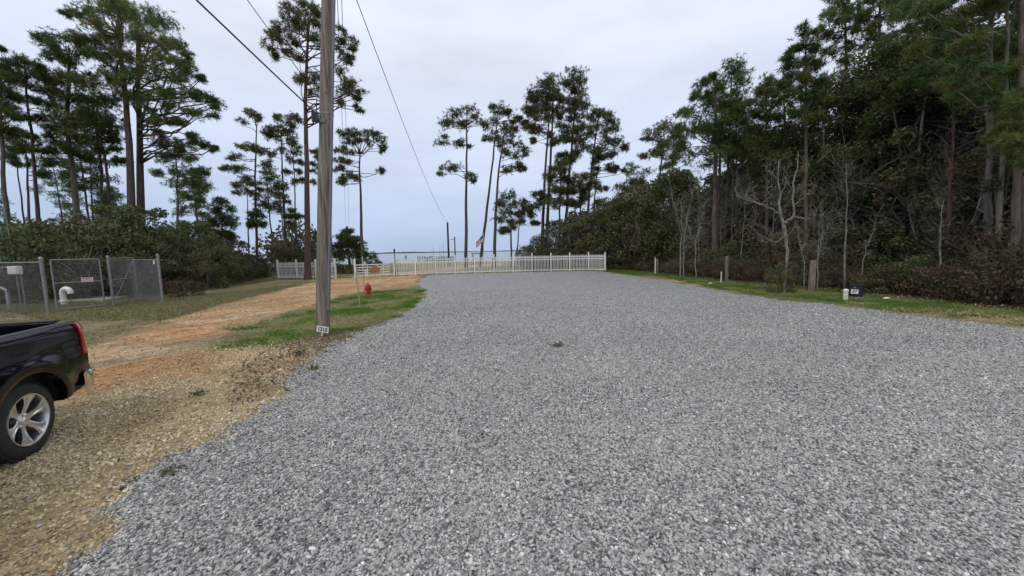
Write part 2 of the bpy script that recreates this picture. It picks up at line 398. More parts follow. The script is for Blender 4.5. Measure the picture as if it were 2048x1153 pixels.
def soil_mat(name):
    m, t, b, out = new_mat(name)
    a = t.nodes.new('ShaderNodeAttribute'); a.attribute_name = 'zone'
    tc = t.nodes.new('ShaderNodeTexCoord')
    def noise(s, d=5):
        n = t.nodes.new('ShaderNodeTexNoise'); n.inputs['Scale'].default_value = s; n.inputs['Detail'].default_value = d; n.inputs['Roughness'].default_value = .65
        t.links.new(tc.outputs['Object'], n.inputs[0]); return n
    n1 = noise(9, 7); n2 = noise(55, 4)
    v = t.nodes.new('ShaderNodeTexVoronoi'); v.inputs['Scale'].default_value = 42; t.links.new(tc.outputs['Object'], v.inputs[0])
    ad = t.nodes.new('ShaderNodeMath'); ad.operation = 'ADD'; t.links.new(n1.outputs[0], ad.inputs[0]); t.links.new(n2.outputs[0], ad.inputs[1])
    mr = t.nodes.new('ShaderNodeMapRange'); mr.inputs[1].default_value = .72; mr.inputs[2].default_value = 1.28; mr.inputs[3].default_value = .32; mr.inputs[4].default_value = 1.7
    t.links.new(ad.outputs[0], mr.inputs[0])
    sx = t.nodes.new('ShaderNodeSeparateColor'); t.links.new(v.outputs['Color'], sx.inputs[0])
    mr2 = t.nodes.new('ShaderNodeMapRange'); mr2.inputs[3].default_value = .78; mr2.inputs[4].default_value = 1.25; t.links.new(sx.outputs[0], mr2.inputs[0])
    mu = t.nodes.new('ShaderNodeMath'); mu.operation = 'MULTIPLY'; t.links.new(mr.outputs[0], mu.inputs[0]); t.links.new(mr2.outputs[0], mu.inputs[1])
    hs = t.nodes.new('ShaderNodeHueSaturation'); t.links.new(a.outputs['Color'], hs.inputs['Color']); t.links.new(mu.outputs[0], hs.inputs['Value'])
    t.links.new(hs.outputs[0], b.inputs['Base Color']); b.inputs['Roughness'].default_value = .95; b.inputs['Specular IOR Level'].default_value = .15
    bp = t.nodes.new('ShaderNodeBump'); bp.inputs['Strength'].default_value = .9; bp.inputs['Distance'].default_value = .03
    t.links.new(ad.outputs[0], bp.inputs['Height']); t.links.new(bp.outputs[0], b.inputs['Normal'])
    return m
def lot_mat(name):
    m, t, b, out = new_mat(name)
    tc = t.nodes.new('ShaderNodeTexCoord')
    v = t.nodes.new('ShaderNodeTexVoronoi'); v.inputs['Scale'].default_value = 38; t.links.new(tc.outputs['Object'], v.inputs[0])
    sx = t.nodes.new('ShaderNodeSeparateColor'); t.links.new(v.outputs['Color'], sx.inputs[0])
    cr = t.nodes.new('ShaderNodeValToRGB'); E_ = cr.color_ramp.elements
    E_[0].color = (.11, .108, .11, 1); E_[1].color = (.53, .52, .505, 1)
    for p, c in ((.3, (.225, .222, .222, 1)), (.6, (.335, .33, .325, 1)), (.8, (.39, .38, .345, 1))): q = E_.new(p); q.color = c
    t.links.new(sx.outputs[0], cr.inputs[0])
    # dark gaps between the stones
    mr = t.nodes.new('ShaderNodeMapRange'); mr.inputs[1].default_value = .35; mr.inputs[2].default_value = .75; mr.inputs[3].default_value = 1.0; mr.inputs[4].default_value = .16
    t.links.new(v.outputs['Distance'], mr.inputs[0])
    n = t.nodes.new('ShaderNodeTexNoise'); n.inputs['Scale'].default_value = .6; n.inputs['Detail'].default_value = 6; t.links.new(tc.outputs['Object'], n.inputs[0])
    m2 = t.nodes.new('ShaderNodeMapRange'); m2.inputs[1].default_value = .3; m2.inputs[2].default_value = .7; m2.inputs[3].default_value = .95; m2.inputs[4].default_value = 1.06
    t.links.new(n.outputs[0], m2.inputs[0])
    mu = t.nodes.new('ShaderNodeMath'); mu.operation = 'MULTIPLY'; t.links.new(mr.outputs[0], mu.inputs[0]); t.links.new(m2.outputs[0], mu.inputs[1])
    mu2 = t.nodes.new('ShaderNodeMath'); mu2.operation = 'MULTIPLY'; mu2.inputs[1].default_value = 1.5; t.links.new(mu.outputs[0], mu2.inputs[0])
    hs = t.nodes.new('ShaderNodeHueSaturation'); t.links.new(cr.outputs[0], hs.inputs['Color']); t.links.new(mu2.outputs[0], hs.inputs['Value'])
    t.links.new(hs.outputs[0], b.inputs['Base Color']); b.inputs['Roughness'].default_value = .85
    iv = t.nodes.new('ShaderNodeMath'); iv.operation = 'SUBTRACT'; iv.inputs[0].default_value = 1; t.links.new(v.outputs['Distance'], iv.inputs[1])
    bp = t.nodes.new('ShaderNodeBump'); bp.inputs['Strength'].default_value = .8; bp.inputs['Distance'].default_value = .02
    t.links.new(iv.outputs[0], bp.inputs['Height']); t.links.new(bp.outputs[0], b.inputs['Normal'])
    return m
xs = axis(-700, 700, -26, 19, .17, 1.16); ys = axis(-300, 93, -1, 24, .17, 1.035)
P, Fq = grid(xs, ys)
V = np.column_stack([P, gheight(P)])
inlot = sdist(P, LOT); V[:, 2] -= ss(inlot, .15, .9) * .06
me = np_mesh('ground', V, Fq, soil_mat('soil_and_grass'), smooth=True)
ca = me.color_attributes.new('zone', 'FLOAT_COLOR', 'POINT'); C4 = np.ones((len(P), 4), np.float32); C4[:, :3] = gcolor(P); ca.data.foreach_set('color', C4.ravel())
tag(link('ground', me), kind='structure')
# gravel parking area: its own sheet, edge sinking into the soil
xs = axis(-9, 14.5, -9, 14.5, .2, 1.1); ys = axis(-6.5, 37.2, -6.5, 37.2, .2, 1.1)
P, Fq = grid(xs, ys); d = sdist(P, LOT) + (fb(P, 1.6, 21) - .5) * .85 + (fb(P, 5, 23) - .5) * .4
V = np.column_stack([P, .004 + .022 * ss(d, -.15, .25) - .05 * ss(-d, .0, .4) + (fb(P, .45, 25) - .5) * .02 * ss(d, 0, 1)])
keep = (d[Fq] > -.45).any(axis=1)
me = np_mesh('gravel_lot', V, Fq[keep], lot_mat('gravel_bed'), smooth=True)
tag(link('gravel_lot', me), kind='structure')
def lot_z(P): 
    d = sdist(P, LOT) + (fb(P, 1.6, 21) - .5) * .85 + (fb(P, 5, 23) - .5) * .4
    return d, .004 + .022 * ss(d, -.15, .25) + (fb(P, .45, 25) - .5) * .02 * ss(d, 0, 1)

# sea, with the far shore as a thin dark line
m, t, b, out = new_mat('sea_water')
b.inputs['Base Color'].default_value = (.16, .20, .21, 1); b.inputs['Roughness'].default_value = .22; b.inputs['Specular IOR Level'].default_value = .5
tc = t.nodes.new('ShaderNodeTexCoord'); mp = t.nodes.new('ShaderNodeMapping'); mp.inputs['Scale'].default_value = (.25, 1, 1)
no = t.nodes.new('ShaderNodeTexNoise'); no.inputs['Scale'].default_value = .9; no.inputs['Detail'].default_value = 6
t.links.new(tc.outputs['Object'], mp.inputs[0]); t.links.new(mp.outputs[0], no.inputs[0])
bp = t.nodes.new('ShaderNodeBump'); bp.inputs['Strength'].default_value = .35; bp.inputs['Distance'].default_value = .15
t.links.new(no.outputs[0], bp.inputs['Height']); t.links.new(bp.outputs[0], b.inputs['Normal'])
mb = MB(); mb.add([(-9000, 60, -.6), (9000, 60, -.6), (9000, 9000, -.6), (-9000, 9000, -.6)], [(0, 1, 2, 3)])
tag(mb.build('sea', m), kind='structure')
mb = MB(); r = np.random.default_rng(3); n = 220; xx = np.linspace(-3200, 3200, n)
hh = 9 + 5 * r.random(n) + 4 * np.sin(xx * .004)
V = []
for i in range(n): V += [(xx[i], 4200 + 40 * math.sin(i), -1), (xx[i], 4200 + 40 * math.sin(i), hh[i]), (xx[i], 4400, hh[i] * .8), (xx[i], 4420, -1)]
mb.add(V, [(4 * i + k, 4 * i + 4 + k, 4 * i + 5 + k, 4 * i + 1 + k) for i in range(n - 1) for k in range(3)])
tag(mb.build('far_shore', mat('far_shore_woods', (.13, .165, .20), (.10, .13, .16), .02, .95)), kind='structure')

# ------------------------------------------------------------------ loose stones (geometry nodes instances on real points)
def stone_scatter(name, P3, scl, tint, material, sub=2, seed=0, flat=.55, cat=('loose gravel',)):
    me = bpy.data.meshes.new(name); me.vertices.add(len(P3)); me.vertices.foreach_set('co', np.asarray(P3, np.float32).ravel())
    r = np.random.default_rng(seed); n = len(P3)
    for an, ty, arr in (('scl', 'FLOAT_VECTOR', (scl[:, None] * np.stack([r.uniform(.8, 1.35, n), r.uniform(.6, 1.0, n), r.uniform(.35, .75, n)], 1))),
                        ('rot', 'FLOAT_VECTOR', np.stack([r.normal(0, .42, n), r.normal(0, .42, n), r.uniform(0, 2 * PI, n)], 1)),
                        ('tint', 'FLOAT', tint)):
        a = me.attributes.new(an, ty, 'POINT')
        a.data.foreach_set('vector' if ty == 'FLOAT_VECTOR' else 'value', np.asarray(arr, np.float32).ravel())
    o = link(name, me); me.materials.append(material)
    g = bpy.data.node_groups.new(name + '_nodes', 'GeometryNodeTree')
    g.interface.new_socket('Geometry', in_out='INPUT', socket_type='NodeSocketGeometry'); g.interface.new_socket('Geometry', in_out='OUTPUT', socket_type='NodeSocketGeometry')
    N = g.nodes; L = g.links; gi = N.new('NodeGroupInput'); go = N.new('NodeGroupOutput')
    g2i = N.new('GeometryNodeGeometryToInstance')
    for k in range(7):
        ic = N.new('GeometryNodeMeshIcoSphere'); ic.inputs['Radius'].default_value = .5; ic.inputs['Subdivisions'].default_value = sub
        nt = N.new('ShaderNodeTexNoise'); nt.noise_dimensions = '4D'; nt.inputs['W'].default_value = k * 7.3 + seed; nt.inputs['Scale'].default_value = 2.1; nt.inputs['Detail'].default_value = 1.5
        sb = N.new('ShaderNodeVectorMath'); sb.operation = 'SUBTRACT'; sb.inputs[1].default_value = (.5, .5, .5)
        sc = N.new('ShaderNodeVectorMath'); sc.operation = 'SCALE'; sc.inputs['Scale'].default_value = .85
        L.new(nt.outputs['Color'], sb.inputs[0]); L.new(sb.outputs[0], sc.inputs[0])
        sp = N.new('GeometryNodeSetPosition'); L.new(ic.outputs[0], sp.inputs[0]); L.new(sc.outputs[0], sp.inputs['Offset'])
        sm = N.new('GeometryNodeSetMaterial'); sm.inputs['Material'].default_value = material; L.new(sp.outputs[0], sm.inputs[0])
        L.new(sm.outputs[0], g2i.inputs[0])
    def na(nm, ty):
        q = N.new('GeometryNodeInputNamedAttribute'); q.data_type = ty; q.inputs['Name'].default_value = nm; return q
    rt = na('rot', 'FLOAT_VECTOR'); sl = na('scl', 'FLOAT_VECTOR')
    e2r = N.new('FunctionNodeEulerToRotation'); L.new(rt.outputs['Attribute'], e2r.inputs[0])
    rv = N.new('FunctionNodeRandomValue'); rv.data_type = 'INT'; rv.inputs[4].default_value = 0; rv.inputs[5].default_value = 6
    iop = N.new('GeometryNodeInstanceOnPoints'); iop.inputs['Pick Instance'].default_value = True
    L.new(gi.outputs[0], iop.inputs['Points']); L.new(g2i.outputs[0], iop.inputs['Instance']); L.new(rv.outputs[2], iop.inputs['Instance Index'])
    L.new(e2r.outputs[0], iop.inputs['Rotation']); L.new(sl.outputs['Attribute'], iop.inputs['Scale'])
    L.new(iop.outputs[0], go.inputs[0])
    md = o.modifiers.new('scatter', 'NODES'); md.node_group = g
    return o
def cone_points(n, y0, y1, power, xl=None, xr=None, seed=0):
    """points on the ground plane, denser towards the near end"""
    r = np.random.default_rng(seed); u = r.random(n); y = y0 + (y1 - y0) * u ** power
    lo = -1.45 * y - 1.2 if xl is None else xl(y); hi = 1.45 * y + 1.2 if xr is None else xr(y)
    return np.stack([lo + (hi - lo) * r.random(n), y], 1)
def uni(n, x0, x1, y0, y1, seed): r = np.random.default_rng(seed); return np.stack([r.uniform(x0, x1, n), r.uniform(y0, y1, n)], 1)
def stone_mat(name, cols): return leaf_mat(name, cols, trans=0, rand=.22, rough=.8, attr_type='INSTANCER', spec=.3)
M['stone'] = stone_mat('grey_stones', [(.034, .033, .034), (.135, .131, .128), (.27, .263, .253), (.43, .42, .40), (.41, .385, .33), (.72, .71, .68)])
M['tan_stone'] = stone_mat('tan_stones', [(.13, .09, .045), (.32, .24, .125), (.47, .365, .21), (.56, .45, .28), (.68, .60, .44)])
pp = []
for (ya, yb, dens, sd) in ((1.2, 4.0, 4300, 1), (4.0, 7.0, 3200, 2), (7.0, 10.0, 1500, 3), (10.0, 14.0, 480, 4), (14, 20, 130, 8)):
    hw = 1.45 * yb + .8; p = uni(int(dens * (hw + 4.6) * (yb - ya)), -4.6, hw, ya, yb, sd)
    p = p[(p[:, 0] < 1.45 * p[:, 1] + 1.0) & (p[:, 0] > -1.45 * p[:, 1] - 1.5)]; pp.append(p)
p = np.concatenate(pp); d, z = lot_z(p); r = np.random.default_rng(7)
k = (d + r.normal(0, .10, len(p)) + np.where(r.random(len(p)) < .10, r.exponential(.28, len(p)), 0)) > .02; p, z, d = p[k], z[k], d[k]
s = np.clip(r.lognormal(math.log(.0182), .28, len(p)), .011, .042) * (1 + .25 * ss(p[:, 1], 6, 12))
tn = np.clip(.1 + .72 * r.random(len(p)) + .10 * vnoise(p, .9, 4) + .12 * (vnoise(p, 9, 6) - .5), 0, 1)
tn = np.where(r.random(len(p)) < .07, r.uniform(.8, 1, len(p)), tn)
go = stone_scatter('gravel', np.column_stack([p, z + s * r.uniform(-.05, .35, len(p))]), s, tn, M['stone'], 2, 3)
tag(go, 'loose grey blue crushed stones covering the parking area', 'gravel', kind='stuff')
N_STONES = len(p)
# clods and small stones on the sandy drive
p = uni(16000, -16, -4, 4.5, 26, 35); r = np.random.default_rng(19)
k = (sdist(p, ROAD) + r.normal(0, .3, len(p)) > -.1) & (fb(p, .8, 43) > .47); p = p[k]; s = np.clip(r.lognormal(math.log(.024), .4, len(p)), .01, .07)
go = stone_scatter('pebbles', np.column_stack([p, gheight(p) + s * .1]), s, np.clip(r.random(len(p)) * .6, 0, 1), M['tan_stone'], 2, 6)
tag(go, 'small clods and pebbles strewn over the orange sandy drive', 'pebbles', kind='stuff')
# tan pea gravel and chips at the near left
p = np.concatenate([uni(52000, -10.5, -2.2, 1.0, 5.0, 31), uni(44000, -12, -3, 5.0, 9.6, 32)])
d, _z = lot_z(p); r = np.random.default_rng(17); n2 = fb(p, .9, 40)
k = (d < .05 + r.normal(0, .09, len(p))) & (p[:, 0] > -1.5 * p[:, 1] - 1.5) & (r.random(len(p)) < .45 + .75 * ss(n2, .35, .6)) & (sdist(p, ROAD) + r.normal(0, .3, len(p)) < -.1) & (p[:, 1] < 9.4 - 1.6 * r.random(len(p)))
p = p[k]; s = np.clip(r.lognormal(math.log(.021), .34, len(p)), .010, .045)
z = gheight(p)
go = stone_scatter('pea_gravel', np.column_stack([p, z + s * .12]), s, np.clip(r.random(len(p)) * .7 + .5 * (vnoise(p, 1.5, 41)) - .05, 0, 1), M['tan_stone'], 2, 5)
tag(go, 'tan pea gravel and chips strewn between truck and grey gravel', 'pea gravel', kind='stuff')
# ------------------------------------------------------------------ foliage builders
def unit(v): return v / (np.linalg.norm(v, axis=-1, keepdims=True) + 1e-9)
def needles(C, L, W, k, r, up=.45, tint=None):
    """k thin needle sprays (triangles) round every tuft centre"""
    n = len(C); k = int(k * 1.35); L = L * .78; D = unit(r.normal(size=(n, k, 3)) + np.array([0, 0, up * .6])); A = unit(np.cross(D, r.normal(size=(n, k, 3))))
    Ls = (L * r.uniform(.7, 1.15, (n, k)))[..., None] if np.isscalar(L) else (L[:, None] * r.uniform(.7, 1.15, (n, k)))[..., None]
    c = C[:, None, :]; b = c + D * Ls * .08
    V = np.stack([b - A * W / 2, b + A * W / 2, c + D * Ls + np.array([0, 0, -.12]) * Ls], 2).reshape(-1, 3)
    Fa = np.arange(n * k * 3).reshape(-1, 3)
    T = np.repeat(tint if tint is not None else r.random(n), k * 3) + np.repeat(r.normal(0, .06, n * k), 3)
    return V, Fa, np.clip(T, 0, 1)
def leaves(C, S, r, tint=None, flat=0.0):
    n = len(C); nn = unit(r.normal(size=(n, 3)) + np.array([0, 0, flat])); a = unit(np.cross(nn, r.normal(size=(n, 3)))); b = np.cross(nn, a)
    S = np.broadcast_to(S, (n,))[:, None] * r.uniform(.6, 1.3, (n, 1))
    V = np.stack([C - a * S * .5, C + b * S * .3, C + a * S * .5 , C - b * S * .3], 1).reshape(-1, 3)
    T = np.repeat(tint if tint is not None else r.random(n), 4)
    return V, np.arange(n * 4).reshape(-1, 4), np.clip(T, 0, 1)
def wander(a, b, k, amp, r, sag=0.0):
    t = np.linspace(0, 1, k)[:, None]; p = a + (b - a) * t
    w = np.cumsum(r.normal(0, 1, (k, 3)), 0); w = w - w[0] - (w[-1] - w[0]) * t
    p = p + w * amp / math.sqrt(k); p[:, 2] += sag * np.sin(t[:, 0] * PI); return p

def fol_part(V, Fa, T, material, parent, name='crown'):
    return link(name, np_mesh(name, V, Fa, material, T), parent)

TREES = {}
def pine(label, trunk_pts, pads, base, tr=.18, bark='bark', needle='pine', group=None, name='pine_tree', seed=0, dens=1.0, nl=.34, nw=.03, kk=9, cat='pine tree', bare=(), flat=.5, wide=1.0):
    """trunk_pts: world polyline from ground up; pads: (x,y,z,r) foliage clumps; all relative to nothing (world)"""
    tr *= .70; dens *= 1.75; r = np.random.default_rng(seed + 100); base = np.array([base[0], base[1], 0.0])
    root = empty(name, base); tag(root, label, cat, group)
    tp = np.array(trunk_pts, float) - base
    mb = MB(); k = len(tp); # resample trunk
    seg = np.concatenate([[0], np.cumsum(np.linalg.norm(np.diff(tp, axis=0), axis=1))]); q = np.linspace(0, seg[-1], 14)
    tt = np.stack([np.interp(q, seg, tp[:, i]) for i in range(3)], 1)
    tt[1:-1] += r.normal(0, .02, (12, 3)) * [1, 1, 0]
    H = q / seg[-1]; tt[0, 2] = -.15
    R = tr * (1.0 - .72 * H ** 1.1); R[0] *= 1.25; R[-1] = tr * .12
    mb.tube(tt, R, 9)
    cent = []; tin = []
    for (x, y, z, rad) in pads:
        p = np.array([x, y, z]) - base
        # limb leaves the trunk lower down
        zt = np.clip(p[2] - np.hypot(*(p[:2] - tt[np.argmin(abs(tt[:, 2] - p[2])), :2])) * r.uniform(.0, .32), tt[2, 2], tt[-2, 2])
        a = np.array([np.interp(zt, tt[:, 2], tt[:, i]) for i in range(3)])
        d = np.linalg.norm(p - a)
        if d > .25:
            lw = min(tr * .30, .012 + .009 * d + .012 * rad)
            L = wander(a, p - [0, 0, rad * .15], 6, .10 * d, r, -.06 * d if r.random() < .6 else .05 * d)
            mb.tube(L, np.linspace(lw, lw * .4, 6), 5)
        ns = max(3, int(4 + 3.0 * rad)); sc_ = unit(r.normal(size=(ns, 3))) * rad * r.uniform(.35, 1.0, (ns, 1)) * [wide, wide, flat * 1.15] + p
        for s_ in sc_:
            mb.tube(wander(p - [0, 0, rad * .2], s_, 3, .05, r), [.016, .012, .007], 3, cap=False)
        nt = int(dens * (16 + 26 * rad * rad)); w = r.integers(0, ns, nt)
        c = sc_[w] + r.normal(size=(nt, 3)) * rad * [.30, .30, .19]
        cent.append(c); tb = np.clip(r.normal(.36, .15), 0, .85); tin.append(np.clip(tb + r.normal(0, .14, nt) + np.where(r.random(nt) < .05, .45, 0), 0, 1))
    for br in bare:
        b = np.array(br, float) - base
        zt = np.clip(b[2] - .4, tt[1, 2], tt[-2, 2]); a = np.array([np.interp(zt, tt[:, 2], tt[:, i]) for i in range(3)])
        mb.tube(wander(a, b, 5, .15, r), np.linspace(.035, .008, 5), 4)
    mb.build('trunk', M[bark], root, smooth=True, fix=False)
    C = np.concatenate(cent); Vn, Fn, Tn = needles(C, nl, nw, kk, r, tint=np.concatenate(tin))
    fol_part(Vn, Fn, Tn, M[needle], root)
    return root

def crop_tf(x0, y0, s):
    return lambda p: (x0 + p[0] * s, y0 + p[1] * s)
def hero(label, tf, trunk, pads, Y, tr, seed, **kw):
    """a pine laid out from the photograph: trunk and clumps unprojected to the depth Y the tree stands at"""
    r = np.random.default_rng(seed); spread = kw.pop('spread', None)
    ks = None
    P_ = [tf(p) for p in trunk]
    w = [at(px, py, Y) for px, py in P_]
    if w[0][2] > 0:                                       # the foot is hidden: carry the trunk on down to the ground
        d = w[0] - w[1]; d = d / abs(d[2]) ; w.insert(0, w[0] + d * w[0][2])
    w[0][2] = 0
    xm = np.mean([a[0] for a in w[-2:]]); wid = max(abs(tf(p)[0] - tf(trunk[-1])[0]) for p in pads) * Y / F + .3
    sc = abs(tf((1, 0))[0] - tf((0, 0))[0])
    out = []
    for (px, py, pr) in pads:
        q = tf((px, py)); rad = pr * sc * Y / F
        off = q[0] - np.interp(-q[1], [-a[1] for a in P_], [a[0] for a in P_]); rem = math.sqrt(max(.15, 1 - min(1, abs(off) * Y / F / wid) ** 2))
        dy = r.uniform(-1, 1) * wid * rem * .75
        c = at(q[0], q[1], Y + dy); out.append((*c, rad * 1.2))
        if r.random() < (.85 if Y < 30 else .5) and Y < 60:                   # some clumps on the side one does not see
            c2 = at(q[0] + r.normal(0, pr * sc * .4), q[1] + r.normal(0, pr * sc * .3), Y - dy * r.uniform(.6, 1)); out.append((*c2, rad * .8))
    return pine(label, w, out, w[0], tr=tr, seed=seed, **kw)

t3 = crop_tf(800, 100, .399); t2 = crop_tf(450, 0, .390); t1 = crop_tf(0, 0, .4995); t4 = crop_tf(1250, 0, .5204); t5 = crop_tf(1600, 0, .555)
FARK = dict(needle='pine_far', nl=.55, nw=.055, kk=9, bark='bark', group='tall pines standing by the shore')
hero('tall slender lone pine with umbrella crown and one low side limb, left of the flag', t3, [(330, 1065), (333, 640), (335, 440), (335, 300)],
     [(340, 310, 38), (290, 330, 42), (240, 370, 38), (385, 350, 38), (425, 378, 24), (330, 375, 30), (210, 460, 26), (300, 470, 26), (345, 485, 16), (240, 590, 32), (285, 598, 30), (360, 635, 26), (200, 622, 14), (370, 655, 14)], 50, .34, 1, dens=.72, **FARK)
hero('leaning tall pine with small crown rising behind the flag', t3, [(403, 1065), (440, 760), (478, 440), (492, 300)],
     [(470, 300, 28), (510, 300, 36), (545, 312, 22), (480, 350, 30), (580, 350, 26), (615, 372, 15), (440, 445, 20), (470, 420, 22), (600, 345, 16), (425, 450, 12)], 52, .32, 2, dens=.72, **FARK)
hero('gently curved tall pine with loose crown, right of the flag', t3, [(473, 1065), (480, 800), (495, 600), (520, 430), (540, 385)],
     [(530, 400, 36), (570, 400, 22), (500, 440, 30), (560, 460, 34), (600, 490, 34), (635, 512, 26), (530, 512, 26), (580, 540, 28), (600, 578, 30), (540, 597, 26), (620, 600, 13), (505, 480, 20)], 48, .33, 3, dens=.72, **FARK)
hero('short bushy pine at the left tip of the brush behind the white fence', t3, [(557, 980), (555, 820), (550, 730)],
     [(540, 730, 34), (510, 768, 30), (580, 768, 30), (545, 810, 40), (600, 830, 26), (500, 850, 26), (560, 860, 26), (620, 790, 20), (510, 912, 22), (535, 905, 14)], 46, .20, 4, **FARK)
hero('young pine between the short bushy pine and the tall pair', t3, [(592, 950), (600, 860), (617, 755)],
     [(620, 762, 15), (640, 800, 20), (600, 860, 20), (655, 830, 22), (610, 815, 20), (680, 870, 18), (570, 890, 18)], 45, .14, 5, **FARK)
hero('tall twin-stemmed pine in the middle with dense dark upper crown, left stem', t3, [(715, 900), (730, 560), (745, 400), (755, 260)],
     [(690, 215, 32), (720, 180, 36), (660, 250, 28), (715, 262, 44), (640, 300, 32), (690, 302, 36), (700, 350, 38), (650, 382, 26), (690, 402, 32), (665, 455, 16), (735, 425, 28), (625, 360, 14)], 46, .34, 6, dens=.95, **FARK)
hero('taller right stem of the middle pine pair, with pointed top', t3, [(738, 900), (752, 600), (762, 400), (772, 140)],
     [(765, 150, 30), (740, 170, 30), (785, 210, 36), (800, 250, 28), (780, 300, 36), (750, 352, 32), (800, 382, 26), (760, 230, 34), (790, 450, 26), (740, 300, 32), (800, 330, 22), (755, 470, 18)], 47, .34, 7, dens=.95, **FARK)
hero('narrow pine with column-like crown, tallest of the middle group', t3, [(828, 900), (850, 600), (868, 400), (880, 250), (870, 115)],
     [(870, 128, 40), (905, 148, 28), (838, 158, 30), (870, 190, 38), (882, 240, 42), (850, 262, 30), (915, 282, 34), (880, 322, 38), (850, 302, 24), (840, 402, 36), (890, 402, 36), (830, 440, 30), (880, 450, 38), (818, 520, 26), (870, 532, 38), (850, 562, 26), (900, 500, 24)], 49, .34, 8, dens=.95, **FARK)
hero('straight pine with loose green crown, right of the column-like pine', t3, [(938, 860), (960, 600), (985, 400), (1000, 310)],
     [(1000, 312, 30), (960, 340, 30), (1040, 342, 30), (940, 380, 26), (1080, 360, 26), (1000, 380, 36), (1060, 402, 36), (960, 430, 36), (920, 470, 26), (1030, 450, 38), (1090, 462, 34), (1122, 492, 24), (1000, 502, 34), (1060, 522, 28), (948, 500, 26)], 50, .32, 9, **FARK)
hero('pine with one long low branch reaching right, at the right of the middle group', t3, [(968, 860), (985, 640), (1005, 520)],
     [(1010, 540, 26), (1052, 585, 26), (1090, 600, 20), (1125, 606, 11), (1060, 602, 20), (980, 602, 18), (970, 560, 24)], 52, .26, 10, **FARK)
hero('dense mid-height pine before the tall middle group', t3, [(800, 900), (802, 750), (808, 570)],
     [(810, 562, 26), (780, 592, 30), (820, 612, 36), (760, 632, 28), (800, 662, 38), (850, 642, 26), (770, 702, 36), (830, 712, 34), (690, 722, 22), (710, 760, 26), (740, 740, 26), (680, 790, 26), (860, 702, 30), (890, 682, 24), (790, 770, 36), (850, 770, 30)], 43, .22, 11, **FARK)
hero('brown-tinged pine of middling height behind the dense one', t3, [(900, 880), (915, 620)],
     [(900, 632, 30), (940, 642, 30), (880, 672, 26), (960, 682, 30), (910, 702, 30), (1000, 692, 22), (1030, 696, 12), (930, 742, 26), (985, 772, 26), (900, 770, 28)], 45, .20, 12, **FARK)
hero('small flat-topped pine above the brush, between the middle group and the wood', t3, [(1155, 800), (1155, 655)],
     [(1150, 658, 24), (1190, 664, 20), (1120, 690, 25), (1160, 702, 25), (1202, 690, 16), (1100, 730, 20), (1215, 720, 16), (1170, 740, 22)], 50, .18, 13, **FARK)
hero('tiny pointed pine topping the brush left of the wood', t3, [(1235, 790), (1235, 700)], [(1235, 700, 14), (1228, 730, 22), (1248, 740, 22)], 46, .12, 14, **FARK)
# ---- left of the pole
hero('very tall reddish pine with broad layered crown close behind the utility pole', t2, [(425, 1425), (420, 900), (412, 450), (420, 300), (430, 90)],
     [(350, 50, 38), (420, 42, 40), (462, 62, 34), (310, 90, 34), (380, 100, 40), (440, 112, 34), (482, 130, 34), (270, 150, 34), (330, 152, 40), (400, 152, 34), (218, 192, 28), (288, 200, 40), (350, 202, 30), (470, 190, 34), (230, 242, 24), (262, 290, 20), (330, 270, 25), (382, 302, 16), (480, 242, 25),
      (590, 150, 26), (602, 200, 34), (642, 222, 30), (662, 250, 16), (622, 292, 26), (642, 322, 16), (590, 260, 26), (360, 402, 26), (402, 412, 26), (460, 402, 30), (482, 450, 25), (440, 470, 20), (590, 362, 26), (602, 420, 30), (652, 432, 34), (692, 472, 22), (622, 470, 30), (682, 502, 20), (600, 522, 15), (700, 572, 14), (672, 548, 9)],
     31.6, .37, 20, bark='bark_red', needle='pine_far', nl=.45, nw=.04, kk=9, dens=.8, group='pines left of the utility pole')
LK = dict(dens=.85, needle='pine_far', nl=.5, nw=.05, kk=8, bark='bark', group='pines left of the utility pole')
hero('thin crooked pine with several flat low branches, left of the tall reddish pine', t2, [(163, 1230), (155, 900), (162, 650), (145, 590)],
     [(120, 565, 25), (150, 590, 25), (90, 632, 20), (170, 612, 16), (80, 745, 20), (120, 752, 26), (160, 770, 26), (60, 802, 26), (30, 812, 16), (20, 868, 26), (70, 862, 28), (-5, 862, 15), (190, 782, 16)], 44, .24, 21, **LK)
hero('round-topped pine with layered crown beside the tall reddish trunk', t2, [(312, 1280), (295, 900), (285, 640)],
     [(270, 602, 22), (300, 622, 30), (240, 660, 30), (290, 662, 30), (350, 602, 30), (390, 622, 25), (210, 690, 26), (250, 712, 34), (310, 702, 34), (350, 722, 20), (200, 780, 26), (240, 782, 20), (290, 772, 26), (340, 642, 20)], 46, .24, 22, **LK)
hero('slim green pine just left of the tall reddish trunk', t2, [(365, 1280), (355, 900), (350, 750)],
     [(342, 742, 25), (370, 782, 30), (350, 822, 30), (390, 832, 20), (320, 882, 20), (380, 882, 20), (370, 932, 25), (400, 922, 12)], 48, .18, 23, **LK)
hero('slim pine half hidden between reddish trunk and utility pole', t2, [(478, 1280), (478, 950), (478, 780)],
     [(462, 780, 20), (480, 812, 20), (452, 842, 20), (460, 882, 20), (450, 932, 16), (485, 860, 16)], 46, .2, 24, **LK)
hero('umbrella-crowned pine with bare stub branches, right of the utility pole', t2, [(705, 1330), (695, 1000), (690, 850), (695, 740)],
     [(650, 690, 25), (700, 680, 34), (750, 682, 30), (600, 682, 25), (790, 712, 25), (620, 722, 26), (680, 722, 26), (742, 722, 30), (812, 752, 20), (600, 772, 26), (640, 782, 20), (590, 822, 20), (632, 832, 16), (802, 772, 16), (802, 872, 14), (590, 872, 26), (640, 902, 26), (612, 932, 26), (672, 912, 20), (590, 940, 16)], 40, .27, 25, **LK)
